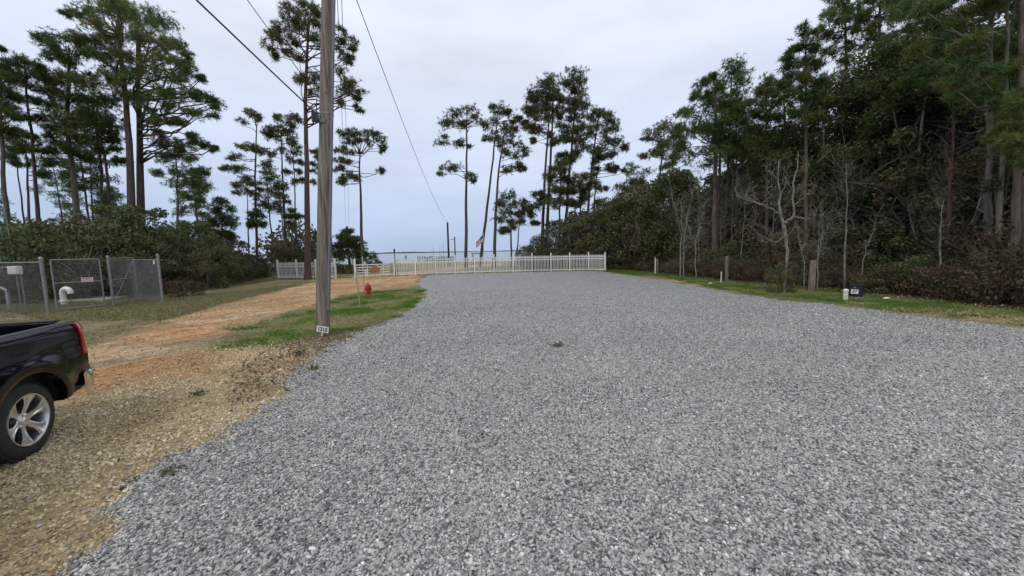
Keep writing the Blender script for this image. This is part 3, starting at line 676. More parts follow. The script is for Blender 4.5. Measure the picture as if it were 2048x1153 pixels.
hero('small leaning pine in front of the round-topped pine', t2, [(303, 1220), (285, 1050), (270, 960)],
     [(260, 945, 25), (300, 962, 26), (230, 982, 26), (310, 1002, 26), (270, 1012, 30), (212, 1050, 26), (250, 1062, 26), (322, 1032, 16)], 43, .16, 26, **LK)
hero('small ragged pine at the foot of the crooked pine', t2, [(120, 1200), (112, 940)],
     [(100, 920, 25), (130, 942, 20), (70, 952, 25), (100, 982, 26), (60, 992, 16), (140, 1002, 20), (180, 972, 12)], 42, .14, 27, **LK)
hero('young bottle-brush pine in the brush, left of the crooked pine', t2, [(160, 1250), (160, 1080)],
     [(160, 1075, 14), (140, 1100, 18), (182, 1105, 18), (160, 1140, 26), (130, 1150, 18), (195, 1150, 18)], 37, .10, 28, needle='pine', nl=.5, nw=.05, group='pines left of the utility pole')
hero('young bottle-brush pine in the brush, at the foot of the round-topped pine', t2, [(345, 1250), (345, 1080)],
     [(345, 1080, 14), (325, 1110, 18), (368, 1112, 18), (345, 1150, 26)], 37, .10, 29, needle='pine', nl=.5, nw=.05, group='pines left of the utility pole')
hero('small spiky pine at the right end of the left-hand brush', t1, [(890, 1010), (890, 805)],
     [(890, 805, 20), (862, 840, 20), (920, 842, 20), (890, 872, 30), (852, 892, 20), (930, 892, 25), (882, 932, 30), (922, 942, 20)], 34, .14, 30, needle='pine', nl=.45, nw=.045, group='pines left of the utility pole')
hero('low dark pine behind the small white gate', t2, [(640, 1330), (625, 1200)], [(628, 1190, 20), (600, 1215, 24), (660, 1222, 26), (640, 1250, 36), (600, 1262, 30), (690, 1262, 30), (650, 1300, 40), (700, 1300, 24), (590, 1300, 30)], 41, .16, 31, needle='pine', nl=.5, nw=.05, dens=1.4, group='pines left of the utility pole')
# ---- left cluster behind the chain-link enclosure
CK = dict(needle='pine', nl=.34, nw=.032, kk=9, group='pines behind the chain-link enclosure')
hero('largest pine of the left cluster, left stem of the forked pair', t1, [(532, 960), (520, 600), (500, 380), (480, 200), (470, 40)],
     [(350, 40, 26), (290, 60, 22), (380, 90, 34), (420, 42, 40), (480, 62, 52), (440, 122, 44), (400, 182, 40), (350, 150, 28), (420, 232, 35), (480, 202, 44), (370, 212, 25), (480, 302, 36), (460, 352, 44), (500, 402, 36), (440, 20, 36), (500, 20, 36), (262, 50, 12), (430, 300, 30)], 26, .40, 40, dens=1.3, **CK)
hero('right stem of the forked pair, with the widest crown of the left cluster', t1, [(566, 960), (560, 600), (555, 350), (550, 60)],
     [(560, 62, 52), (620, 82, 46), (680, 102, 36), (540, 132, 44), (600, 152, 52), (660, 172, 44), (715, 180, 30), (580, 232, 52), (650, 242, 46), (720, 242, 36), (750, 222, 20), (540, 302, 44), (610, 312, 52), (690, 312, 44), (760, 292, 34), (800, 312, 16), (560, 382, 42), (640, 382, 38), (720, 382, 44), (790, 372, 34), (830, 402, 34), (862, 420, 24), (700, 422, 30), (780, 452, 30), (850, 462, 20), (680, 482, 24), (730, 492, 20), (600, 442, 26), (620, 492, 24), (782, 562, 20), (820, 582, 20), (850, 600, 12), (760, 542, 16)], 27, .40, 41, dens=1.3, **CK)
hero('curved-trunk pine with broad layered crown, left of the forked pair', t1, [(316, 940), (295, 720), (275, 600), (270, 500), (275, 180)],
     [(170, 152, 24), (210, 172, 30), (260, 160, 34), (310, 172, 38), (240, 212, 34), (190, 222, 24), (330, 212, 34), (280, 252, 30), (180, 312, 34), (240, 312, 42), (300, 322, 46), (350, 322, 36), (200, 362, 34), (260, 382, 42), (320, 402, 38), (230, 442, 38), (290, 472, 46), (350, 452, 40), (260, 522, 42), (210, 512, 25), (330, 492, 34), (190, 542, 24), (240, 572, 30), (330, 562, 30), (200, 602, 24), (290, 602, 20), (210, 652, 24), (345, 622, 24), (160, 602, 20)], 25, .30, 42, dens=1.25, **CK)
hero('brownish-crowned pine between the curved pine and the forked pair', t1, [(412, 960), (402, 650), (380, 500), (392, 400)],
     [(400, 402, 42), (450, 422, 38), (360, 402, 30), (430, 472, 38), (380, 482, 38), (470, 502, 34), (340, 452, 30), (420, 542, 30), (480, 562, 30), (400, 602, 20), (495, 642, 18)], 28, .22, 43, dens=1.2, **CK)
hero('slim pine trunk leaning left, close beside the forked pair', t1, [(448, 960), (430, 700), (408, 560), (405, 480)],
     [(410, 490, 34), (440, 520, 30), (380, 540, 30), (450, 600, 24), (470, 640, 18), (350, 640, 14)], 29, .22, 44, **CK)
hero('lower right pine of the left cluster with drooping layered branches', t1, [(712, 980), (710, 700), (700, 570)],
     [(640, 572, 30), (690, 582, 30), (740, 602, 30), (700, 622, 34), (760, 642, 25), (660, 642, 26), (630, 692, 20), (720, 682, 34), (780, 682, 30), (820, 692, 16), (740, 722, 30), (700, 742, 26), (790, 742, 16), (760, 782, 22), (800, 802, 12), (640, 542, 28)], 27, .15, 45, **CK)
hero('pine with stacked flat branches, above the lattice mast', t1, [(160, 950), (140, 700), (125, 500), (105, 400), (95, 240)],
     [(100, 232, 34), (62, 252, 28), (140, 262, 30), (90, 292, 34), (170, 302, 34), (60, 322, 24), (120, 342, 28), (180, 352, 28), (80, 402, 24), (140, 402, 24), (60, 442, 20), (190, 422, 24), (110, 472, 20), (170, 472, 24)], 25, .20, 46, **CK)
hero('shorter pine right of the lattice mast, with tufty crown', t1, [(118, 950), (110, 700), (100, 540)],
     [(70, 532, 28), (120, 542, 25), (30, 542, 28), (100, 592, 30), (50, 592, 28), (150, 582, 24), (160, 692, 24), (110, 652, 24), (60, 642, 24), (180, 702, 14)], 26, .15, 47, **CK)
hero('leftmost pine of the left cluster with a tall dense crown', t1, [(32, 920), (15, 700), (0, 500), (0, 260)],
     [(10, 262, 34), (30, 302, 38), (10, 352, 38), (40, 382, 24), (20, 432, 38), (0, 482, 34), (50, 472, 20), (20, 522, 30), (-30, 302, 44), (-40, 402, 44), (5, 195, 10), (-70, 350, 50), (-60, 480, 40)], 23, .22, 48, dens=1.2, **CK)
hero('very thin pine stem between the leftmost pines', t1, [(105, 950), (72, 700), (60, 560)], [(55, 560, 24), (80, 600, 24), (35, 620, 20), (70, 660, 16)], 27, .11, 49, **CK)

# ---- right-hand wood: pines that can be told apart
RK = dict(needle='pine', nl=.36, nw=.034, kk=9, group='pines along the right-hand wood')
hero('flat-crowned pine leaning right above the left end of the wood', t4, [(118, 790), (140, 620), (150, 560), (150, 480)],
     [(150, 482, 30), (110, 512, 26), (180, 492, 30), (140, 532, 30), (92, 532, 20), (170, 562, 30), (200, 522, 20), (110, 582, 26), (72, 602, 16), (190, 602, 20), (150, 642, 15)], 44, .26, 50, needle='pine_far', nl=.45, nw=.045, group='pines along the right-hand wood')
hero('big straight pine with a bushy yellow-green crown at the wood edge', t4, [(342, 1030), (346, 700), (350, 500), (345, 290)],
     [(340, 290, 16), (300, 322, 24), (350, 332, 24), (270, 372, 24), (340, 382, 36), (380, 392, 24), (430, 402, 20), (220, 442, 25), (290, 442, 40), (360, 452, 46), (410, 452, 34), (210, 492, 20), (260, 502, 38), (320, 522, 50), (390, 522, 42), (220, 562, 30), (280, 582, 38), (350, 592, 42), (400, 582, 30), (450, 462, 16)], 27, .30, 51, dens=1.35, **RK)
hero('second trunk standing tight behind the big straight pine', t4, [(362, 1025), (362, 700), (372, 420)], [(372, 420, 26), (400, 470, 30), (350, 500, 30), (420, 540, 26), (380, 600, 30)], 28.5, .22, 52, **RK)
hero('young pine with upright finger-like shoots, left of the white bare tree', t4, [(545, 960), (545, 600), (545, 310)],
     [(545, 312, 24), (500, 352, 24), (550, 362, 28), (590, 352, 24), (480, 392, 20), (530, 402, 28), (590, 392, 20), (490, 442, 30), (540, 452, 34), (590, 442, 30), (470, 492, 20), (510, 512, 34), (560, 512, 34), (530, 570, 34), (580, 580, 30), (480, 560, 26)], 24, .17, 53, **RK)
hero('slender tall pine with tufted horizontal branches, right of the white bare tree', t4, [(695, 1000), (695, 500), (695, 110)],
     [(700, 112, 24), (680, 172, 30), (650, 192, 20), (720, 192, 20), (620, 225, 16), (640, 252, 24), (700, 242, 30), (740, 252, 20), (640, 292, 20), (690, 302, 20), (740, 312, 24), (620, 332, 20), (650, 352, 24), (730, 362, 20), (600, 322, 16), (690, 380, 26), (660, 430, 28), (730, 450, 28)], 21, .16, 54, **RK)
hero('young pine between the yellow-green crown and the finger-like pine', t4, [(430, 960), (428, 600), (425, 390)], [(425, 392, 18), (445, 420, 20), (410, 440, 22), (450, 470, 22), (425, 510, 26), (460, 540, 22), (400, 560, 24)], 27, .12, 55, **RK)
hero('tall thin-crowned pine rising at the shoulder of the wood', t5, [(158, 1000), (165, 500), (165, 100), (155, -40)],
     [(140, 20, 34), (180, 42, 30), (100, 62, 24), (150, 82, 28), (70, 102, 20), (190, 102, 24), (130, -20, 36), (180, -30, 34), (90, 130, 20), (210, 60, 24), (140, 130, 28), (190, 160, 28), (120, 190, 26), (175, 220, 30), (130, 270, 28), (190, 300, 28), (150, 350, 30)], 24, .20, 56, **RK)
hero('dark crooked pine with long bare limbs, right of the thin-crowned one', t5, [(275, 1000), (278, 540), (280, 300), (285, 120), (290, -30)],
     [(240, 102, 26), (300, 62, 34), (230, 52, 26), (330, 122, 24), (350, 62, 24), (270, 152, 24), (320, 202, 20), (300, 12, 34), (260, 10, 34), (350, 10, 30), (240, 300, 28), (210, 340, 28), (300, 260, 26), (340, 300, 24), (270, 380, 30)], 23, .24, 57, **RK)
hero('huge dark pine near the right edge, its branches reaching far left', t5, [(672, 985), (680, 600), (685, 300), (690, 60), (690, -150)],
     [(400, 102, 22), (430, 32, 34), (380, 22, 34), (452, 42, 40), (520, 22, 42), (560, 72, 34), (620, 32, 34), (480, 92, 30), (600, 152, 30), (640, 182, 36), (520, 172, 26), (420, 182, 20), (600, 220, 30), (560, 250, 30), (640, 260, 34), (580, -30, 44), (640, -60, 44), (730, 0, 40), (760, -60, 44), (480, 230, 26), (640, 340, 30), (590, 330, 30), (540, 300, 28)], 14.5, .20, 58, needle='pine', nl=.32, nw=.022, kk=11, dens=1.5, bark='bark_grey', group='pines along the right-hand wood')
hero('pine trunk with lichen bark at the right edge, left of the rightmost trunk', t5, [(708, 975), (735, 500), (748, 100), (752, -150)],
     [(745, -100, 44), (720, -60, 36), (780, -90, 40), (700, 300, 22), (730, 380, 26), (770, 250, 24), (760, 150, 26)], 14, .13, 59, needle='pine', nl=.32, nw=.022, kk=11, bark='bark_grey', group='pines along the right-hand wood')
hero('rightmost thick pine trunk, cut by the edge of the picture', t5, [(765, 1000), (790, 600), (800, 200), (805, -150)],
     [(800, -120, 50), (760, -100, 40), (850, -90, 46), (830, 60, 34), (845, 200, 34)], 13, .22, 60, needle='pine', nl=.32, nw=.022, kk=11, group='pines along the right-hand wood')
hero('yellow-green young pine glowing at the right edge of the picture', t5, [(812, 960), (806, 700), (800, 340)],
     [(790, 352, 30), (760, 372, 24), (800, 392, 40), (760, 420, 30), (730, 462, 30), (770, 470, 34), (810, 450, 44), (700, 492, 20), (740, 500, 26), (790, 520, 36), (830, 500, 40), (850, 400, 40), (770, 560, 28), (820, 580, 36)], 12.5, .09, 61, needle='leafY', nl=.26, nw=.016, kk=12, dens=1.6, group='pines along the right-hand wood')
hero('slim dark pine pole in the middle of the right-hand wood', t5, [(540, 960), (552, 500), (560, 100)], [(560, 90, 30), (530, 150, 30), (590, 180, 28), (560, 240, 34), (520, 300, 30), (600, 320, 30)], 17, .12, 62, **RK)
hero('leaning pale-stemmed pine inside the wood, above the navy box', t5, [(395, 980), (420, 620), (450, 350), (462, 200)], [(462, 210, 28), (430, 250, 30), (490, 260, 28), (400, 300, 28), (460, 320, 32), (520, 350, 26)], 18, .14, 63, bark='bark_grey', needle='pine', nl=.36, nw=.03, group='pines along the right-hand wood')
hero('straight grey pine pole just right of the white bare tree', t5, [(82, 760), (84, 560), (86, 300)], [(86, 300, 28), (60, 350, 26), (110, 370, 28), (86, 420, 30)], 22, .12, 64, bark='bark_grey', needle='pine', nl=.36, nw=.03, group='pines along the right-hand wood')

# deep pines nobody can tell apart: four kinds, copied
def random_pine_proto(seed, H, cs, cr, label, group):
    r = np.random.default_rng(seed); pads = []
    n = int(H * 1.5)
    for i in range(n):
        t = cs + (1 - cs) * (i + .5) / n; th = r.uniform(0, 2 * PI); rr = cr * math.sin(min(1, (1 - t) / (1 - cs) * 1.15 + .12) * PI * .62) * r.uniform(.35, 1)
        pads.append((rr * math.cos(th), rr * math.sin(th), H * t, r.uniform(.65, 1.15)))
    return pine(label, [(0, 0, 0), (r.normal(0, .2), r.normal(0, .2), H * .5), (r.normal(0, .4), 0, H)], pads, (0, 0), tr=.012 * H, seed=seed, group=group, nl=.42, nw=.045, kk=7)
LAB_R = 'dark pine standing deep in the crowded right-hand wood'; LAB_L = 'dark pine far back behind the left-hand brush'
protos = [random_pine_proto(200 + i, h, c, w, LAB_R, 'pines deep in the right-hand wood') for i, (h, c, w) in enumerate([(17, .45, 2.6), (15, .5, 2.2), (19, .55, 2.8), (13, .35, 2.2)])]
rr = np.random.default_rng(77)
spots = [(17.5, 24), (20, 20), (16, 28), (19, 31), (23, 26), (22, 34), (15, 35), (26, 21), (28, 28), (19, 40), (25, 38), (31, 33), (14, 44), (21, 47), (29, 43), (35, 38), (24, 16.5), (20.5, 15.5), (32, 24), (17, 52), (26, 54), (36, 30)]
KIDS = {p: list(p.children) for p in protos}
def lspot(o, x, y, s): o.location = (x, y, 0); o.rotation_euler = (0, 0, rr.uniform(0, 6.28)); o.scale = (s, s, s * rr.uniform(.92, 1.08))
for i, (x, y) in enumerate(spots):
    p0 = protos[i % 4]; o = p0 if i < 4 else copy_tree(p0, KIDS[p0]); lspot(o, x, y, rr.uniform(.8, .98) * (.72 if y > 34 else .86 if y > 22 else 1))
for i, (x, y) in enumerate([(-33, 30), (-38, 34), (-30, 36), (-35, 42), (-42, 40), (-28, 44), (-46, 33), (-50, 42), (-40, 27), (-47, 25)]):
    p0 = protos[(i + 1) % 4]; o = copy_tree(p0, KIDS[p0]); lspot(o, x, y, rr.uniform(.55, .8)); tag(o, LAB_L, None, 'pines far back on the left')

# ------------------------------------------------------------------ brush and broadleaf understory
def stems_mb(mb, base, H, sp, n, r, rad=.03):
    tips = []
    for i in range(n):
        th = r.uniform(0, 2 * PI); q = r.uniform(.2, 1)
        tip = np.array([sp * q * math.cos(th), sp * q * math.sin(th), H * r.uniform(.6, 1)])
        p0 = np.array([.12 * math.cos(th), .12 * math.sin(th), -.05]) * (1 + sp * .3)
        L = wander(p0, tip, 6, .12 * H, r, .05 * H); mb.tube(L, np.linspace(rad, rad * .25, 6), 4, cap=False)
        for j in range(3):
            k = r.integers(2, 5); e_ = L[k] + unit(r.normal(size=3) + [0, 0, .4]) * H * .22
            mb.tube(wander(L[k], e_, 4, .05 * H, r), np.linspace(rad * .45, rad * .15, 4), 3, cap=False); tips.append(e_)
        tips.append(tip)
    return tips
def bush_proto(name, label, group, cat, H, R, nl, ls, leaf, bark, seed, nclump=26, stems=7, low=0.05, twigs=0, rad=.03, flat=0):
    r = np.random.default_rng(seed); root = empty(name); tag(root, label, cat, group)
    mb = MB(); stems_mb(mb, 0, H * .9, R * .8, stems, r, rad)
    cl = []
    for i in range(nclump):
        z = H * r.uniform(low, 1) ; prof = math.sqrt(max(.08, 1 - ((z / H - .42) / .62) ** 2)); th = r.uniform(0, 2 * PI); q = R * prof * r.uniform(.5, 1)
        cl.append([q * math.cos(th), q * math.sin(th), z, r.uniform(.5, 1) * R * .38])
    cl = np.array(cl); w = r.integers(0, nclump, nl)
    C = cl[w, :3] + unit(r.normal(size=(nl, 3))) * (cl[w, 3] * r.uniform(.15, 1, nl) ** .5)[:, None] * [1, 1, .8]
    C[:, 2] = np.abs(C[:, 2])
    for i in range(twigs):
        c = cl[r.integers(0, nclump), :3]; mb.tube(wander(c * [.5, .5, .7], c + unit(r.normal(size=3) + [0, 0, .5]) * R * .5, 4, .1, r), [.012, .009, .006, .003], 3, cap=False)
    T = np.clip(.45 * r.random(nclump)[w] + .5 * r.random(nl), 0, 1)
    mb.build('stems', M[bark], root, fix=False)
    V_, F_, T_ = leaves(C, ls, r, T, flat); fol_part(V_, F_, T_, M[leaf], root, 'foliage')
    return root
G_L = 'shrubs of the left-hand brush'; G_R = 'shrubs along the foot of the right-hand wood'; G_M = 'broadleaf trees of the right-hand wood'; G_F = 'brush behind the white picket fence'
B = []
def proto_set(items):
    res = []
    for it in items: q = bush_proto(**it); res.append((q, list(q.children), it))
    return res
shrubs = proto_set([
    dict(name='shrub', label='', group=None, cat='shrub', H=2, R=1.25, nl=3600, ls=.11, leaf='leafO', bark='bark_grey', seed=301, twigs=30),
    dict(name='shrub', label='', group=None, cat='shrub', H=2, R=1.3, nl=3400, ls=.12, leaf='leafG', bark='bark_grey', seed=302, twigs=20),
    dict(name='shrub', label='', group=None, cat='shrub', H=2, R=1.2, nl=2200, ls=.10, leaf='leafO', bark='bark_grey', seed=303, twigs=110, stems=14),
    dict(name='dead_shrub', label='', group=None, cat='dead shrub', H=1.5, R=1.2, nl=1900, ls=.09, leaf='leafR', bark='bark', seed=304, twigs=120, stems=16)])
small = proto_set([
    dict(name='broadleaf_tree', label='', group=None, cat='broadleaf tree', H=6, R=2.1, nl=5200, ls=.19, leaf='leafG', bark='bark_grey', seed=311, nclump=44, stems=5, low=.12, rad=.07),
    dict(name='broadleaf_tree', label='', group=None, cat='broadleaf tree', H=6, R=2.0, nl=4600, ls=.18, leaf='leafO', bark='bark_grey', seed=312, nclump=40, stems=6, low=.08, twigs=60, rad=.06),
    dict(name='broadleaf_tree', label='', group=None, cat='broadleaf tree', H=6, R=1.8, nl=3000, ls=.16, leaf='leafO', bark='bark_grey', seed=313, nclump=34, stems=8, low=.25, twigs=120, rad=.06)])
used = set()
def place(setk, idx, x, y, H, W, label, group, rz=None):
    root, kids, it = setk[idx]
    o = root if (id(setk), idx) not in used else copy_tree(root, kids); used.add((id(setk), idx))
    o.location = (x, y, -.03); o.rotation_euler = (0, 0, rr.uniform(0, 6.28) if rz is None else rz)
    s = H / it['H']; w = W / it['R']; o.scale = (w, w, s); o['label'] = label; o['group'] = group
    return o
# left-hand brush: its front follows the line enclosure -> picket fence
def lml(y): return ('right beside the chain-link enclosure' if y < 21 else 'a little beyond the enclosure' if y < 25 else 'midway along the sandy drive' if y < 29 else 'nearing the short picket fence' if y < 33 else 'at and behind the short picket fence')
ROWL = ['low front-row', 'second-row', 'tall back-row']
def lfront(y): return np.interp(y, [14, 17, 20, 24, 33, 36, 60], [-30, -23.5, -20.3, -19.2, -22.6, -23.5, -26])
for row, (off, hs, st_) in enumerate([(.9, (1.5, 2.3), 1.0), (2.3, (2.2, 3.0), 1.35), (4.3, (2.8, 3.9), 1.8)]):
    y = 18.2 + row * .6
    while y < 37:
        x = lfront(y) - off - rr.uniform(-.3, .5); k = int(rr.choice([0, 1, 2, 2, 0])); h = rr.uniform(*hs) * (1.15 if y < 27 else .92)
        place(shrubs, k, x, y, h, h * .58, ROWL[row] + ' olive shrub in the left-hand brush, ' + lml(y), G_L); y += st_ * rr.uniform(.8, 1.2)
for x in np.arange(-30, -20.6, 1.1):       # behind the enclosure
    y = 20.8 + (x + 20) * -.05 + rr.uniform(0, 1.0); h = rr.uniform(2.0, 3.0); place(shrubs, int(rr.choice([0, 2, 2, 1])), x, y, h, h * .6, 'twiggy shrub behind the enclosure, seen through ' + ('the left panel' if x < -26 else 'the near gate leaf' if x < -23.4 else 'the far gate leaf' if x < -21.6 else 'the end panel'), 'shrubs behind the chain-link enclosure')
for (x, y, h) in [(-22.5, 23, 5.0), (-25, 24, 5.3), (-28, 24.5, 4.8), (-31, 25, 4.6), (-34, 24, 4.4), (-38, 25, 4.6), (-24, 28, 4.6), (-28, 30, 4.8), (-32, 30, 4.8), (-37, 31, 4.6), (-26.5, 35, 4.2), (-30, 38, 4.8), (-42, 29, 4.8), (-36, 38, 4.6), (-25.5, 41, 3.6), (-42, 36, 4.8), (-21.8, 26, 4.4)]:
    place(small, int(rr.choice([0, 1, 2])), x, y, h, h * .4, f'{"tall" if h > 4.7 else "middling" if h > 4.3 else "lower"} dark broadleaf tree in the left-hand brush, ' + lml(y), 'broadleaf trees of the left-hand brush')
place(shrubs, 3, -17.6, 19.6, .9, .9, 'low russet dead shrub beside the end post of the chain-link enclosure', 'dead shrubs')
place(shrubs, 1, -20.3, 40, 3.9, 2.0, 'rounded dark green shrub behind the white gate, left of it', 'shrubs behind the white gate')
place(shrubs, 0, -17.8, 41.5, 3.4, 1.7, 'olive green shrub behind the white gate, reaching right', 'shrubs behind the white gate')
place(shrubs, 1, -15.9, 42.5, 2.2, 1.1, 'small round shrub behind the brown box at the gate', 'shrubs behind the white gate')
place(shrubs, 0, -22.9, 41, 4.0, 1.9, 'tall olive shrub behind the short picket fence', 'shrubs behind the white gate')
# right: fence-end brush rising to the wood
for (x, y, h) in [(1.7, 40.5, 2.6), (3.0, 40.8, 3.6), (4.5, 41, 4.6), (6.0, 40.8, 5.2), (7.4, 40.6, 5.8), (9.0, 40, 6.0), (10.6, 39.6, 6.6), (12.2, 38.6, 7.4), (13.6, 36.5, 8.0), (14.6, 34, 8.4), (5.2, 44, 5.4), (8.2, 44, 6.4), (11, 43, 7.4), (14, 42, 8.6), (16.5, 38, 9.2), (13, 47, 7.8), (17, 44, 9.5), (9.5, 48, 6.6)]:
    place(small, int(rr.choice([1, 2, 1, 0])), x, y, h, h * .33 + .45, f'{"low" if h < 4.7 else "middling" if h < 6.5 else "tall"} olive twiggy tree, {"front" if y < 42 else "back"} row, {"in the brush nearest the flag" if x < 5 else "behind the right half of the white fence" if x < 8.5 else "beyond the right end of the white fence" if x < 12 else "where the fence brush joins the wood"}', G_F)
for x in np.arange(1.4, 12.4, 1.0):
    place(shrubs, int(rr.choice([0, 2])), x, 38.9 + rr.uniform(-.3, .5) - max(0, x - 9) * .5, rr.uniform(1.9, 2.6), 1.15, 'low olive shrub right behind the white picket fence', 'low shrubs behind the white picket fence')
def lmr(y): return ('at the right edge of the picture' if y < 11 else 'under the big pines at the right edge' if y < 13.5 else 'behind the navy box' if y < 16 else 'behind the thick brown timber post' if y < 18.5 else 'left of the bare tree' if y < 21 else 'behind the grey timber post and pipe stub' if y < 24.5 else 'near the big straight pine' if y < 29 else 'behind the pale thin timber post' if y < 33.5 else 'near the right end of the white fence')
ROWR = ['low front-row', 'waist-high second-row', 'tall third-row']
def rfront(y): return np.interp(y, [4, 6, 11, 14.5, 17, 21.5, 30, 38, 80], [18.4, 17.8, 16.0, 15.5, 15.2, 13.9, 12.5, 11.2, 9.2])
n_d = 0
for row, (off, hs, st_) in enumerate([(.7, (.7, 1.3), .8), (1.9, (1.2, 2.2), 1.05), (3.4, (2.0, 3.0), 1.4)]):
    y = 9.0
    while y < 38:
        x = rfront(y) + off + rr.uniform(-.3, .4); h = rr.uniform(*hs)
        dead = (row == 0 and rr.random() < .5) or (row == 1 and rr.random() < .15)
        k = 3 if dead else int(rr.choice([0, 1, 2, 2]))
        place(shrubs, k, x, y, h, h * .62 + .25, ROWR[row] + (' russet dead shrub ' if dead else ' olive green shrub ') + lmr(y), 'dead shrubs along the right verge' if dead else G_R)
        y += st_ * rr.uniform(.75, 1.25)
place(shrubs, 3, 16.9, 12.4, 2.0, 1.5, 'big rust-brown vine tangle mounded at the wood edge, right of the navy box', 'dead shrubs')
place(shrubs, 3, 17.9, 13.6, 2.5, 1.3, 'second rust-brown vine tangle behind the big mounded one', 'dead shrubs')
y = 8.0
while y < 38:
    for off, hh in ((4.0, (4.5, 6.5)), (6.8, (6, 8.5)), (10, (8, 10)), (14, (8.5, 11)), (19, (9, 11))):
        x = rfront(y) + off + rr.uniform(-.8, .8); h = rr.uniform(*hh) * (1.0 if y > 12 else .9)
        if x > 1.75 * y + 3: continue
        k = int(rr.choice([0, 1, 1, 2])) if off < 12 else int(rr.choice([0, 1]))
        place(small, k, x, y + rr.uniform(-.7, .7), h, h * .30 + .4, f'dark broadleaf tree {"just inside" if off < 5 else "well inside" if off < 12 else "deep inside"} the right-hand wood, ' + lmr(y), G_M)
    y += rr.uniform(2.0, 2.7)
# tall dark evergreen crowns that close the wood between the pines (photo: magnolia-dark mass right of the bare tree)
tb_ = crop_tf(1460, 280, .2774); rj = np.random.default_rng(5); bx_ = at(*tb_((400, 1000)), 16.6)
tall = proto_set([
    dict(name='evergreen_tree', label='', group=None, cat='evergreen tree', H=11, R=2.3, nl=11000, ls=.17, leaf='leafD', bark='bark_grey', seed=331, nclump=70, stems=5, low=.10, rad=.10),
    dict(name='evergreen_tree', label='', group=None, cat='evergreen tree', H=14, R=2.6, nl=9500, ls=.17, leaf='leafG', bark='bark', seed=332, nclump=64, stems=4, low=.35, rad=.12, twigs=60),
    dict(name='evergreen_tree', label='', group=None, cat='evergreen tree', H=13, R=2.4, nl=8500, ls=.16, leaf='leafO', bark='bark_grey', seed=333, nclump=60, stems=5, low=.30, rad=.10, twigs=90)])
for (px, Y, h, k, lab) in [(1712, 20.5, 10.5, 0, 'dark evergreen tree right of the slender tufted pine'), (1655, 25, 9.6, 0, 'dark evergreen tree behind the white bare tree'), (1790, 19, 10.6, 0, 'dark evergreen tree behind the crooked dark pine'),
        (1775, 22, 13.2, 2, 'tall olive tree with open crown between crooked pine and navy box'), (1850, 18.5, 12.2, 1, 'tall leafy tree in the middle of the right-hand wood'), (1905, 20, 12.8, 2, 'tall olive tree behind the slim dark pine pole'),
        (1940, 16.5, 10.6, 1, 'leafy tree left of the huge dark pine'), (1975, 18.5, 13.4, 2, 'tall olive tree behind the huge dark pine'), (2040, 17, 12.5, 1, 'leafy tree behind the rightmost trunk'), (1580, 27, 9.2, 2, 'olive tree behind the finger-like young pine'),
        (1490, 30, 9.8, 1, 'leafy tree behind the big straight pine'), (1540, 33, 10.2, 2, 'olive tree far back behind the big straight pine'), (1700, 26, 12.0, 1, 'tall leafy tree deep behind the dark evergreen'),
        (1742, 21, 12.6, 1, 'tall leafy tree just right of the slender tufted pine'), (1655, 23, 11.8, 1, 'tall leafy tree behind the slender tufted pine'), (1598, 25.5, 11.4, 2, 'tall olive tree behind the pale bare tree'), (1535, 26.5, 10.4, 1, 'leafy tree tight behind the finger-like young pine'),
        (2000, 23, 14, 1, 'tallest leafy tree deep in the wood at the right edge')]:
    q = at(px, 560, Y); place(tall, k, q[0], Y, h, h * .17 + .55, lab, 'tall broadleaf trees of the right-hand wood')
place(shrubs, 0, bx_[0] - .15, bx_[1] + .1, 1.3, .6, 'leafy vine-clad shrub hiding the foot of the white bare tree', G_R)

for o in list(COL.objects):
    if o.get('group') == 'pines deep in the right-hand wood': o['label'] = 'dark pine deep in the right-hand wood, ' + lmr(o.location[1])
# pale bare saplings and the white bare tree
def branchy(name, label, cat, group, base, polys, bark, seed, twn=40, leafs=0, leafm='leafG', ls=.1, tw=.5, trad=.007):
    r = np.random.default_rng(seed); base = np.array([base[0], base[1], 0.]); root = empty(name, base); tag(root, label, cat, group); mb = MB(); pts = []
    for P_, r0, r1 in polys:
        P_ = np.array(P_, float) - base; k = len(P_); q = np.linspace(0, k - 1, max(5, k * 3)); W_ = np.stack([np.interp(q, np.arange(k), P_[:, i]) for i in range(3)], 1)
        W_[1:-1] += r.normal(0, .02, (len(q) - 2, 3)); mb.tube(W_, np.linspace(r0, r1, len(q)), 6); pts.append(W_[len(q) // 3:])
    mb.build('trunk', M[bark], root, smooth=True, fix=False)
    pts = np.concatenate(pts); tb = MB(); tips = []
    for i in range(twn):
        p = pts[r.integers(0, len(pts))]; e_ = p + unit(r.normal(size=3) + [0, 0, .45]) * r.uniform(.4, 1) * tw
        Wd = wander(p, e_, 4, .12, r); tb.tube(Wd, np.linspace(trad, trad * .35, 4), 3, cap=False)
        for j in range(2):
            f = e_ + unit(r.normal(size=3) + [0, 0, .2]) * tw * .45; tb.tube([Wd[2], (Wd[2] + f) / 2 + r.normal(0, .03, 3), f], [trad * .5, trad * .4, trad * .25], 3, cap=False); tips.append(f)
    if twn: tag(tb.build('twigs', M[bark], root, fix=False), kind='stuff')
    if leafs:
        tips = np.array(tips); C = tips[r.integers(0, len(tips), leafs)] + r.normal(0, .12, (leafs, 3)); V_, F_, T_ = leaves(C, ls, r); fol_part(V_, F_, T_, M[leafm], root, 'foliage')
    return root

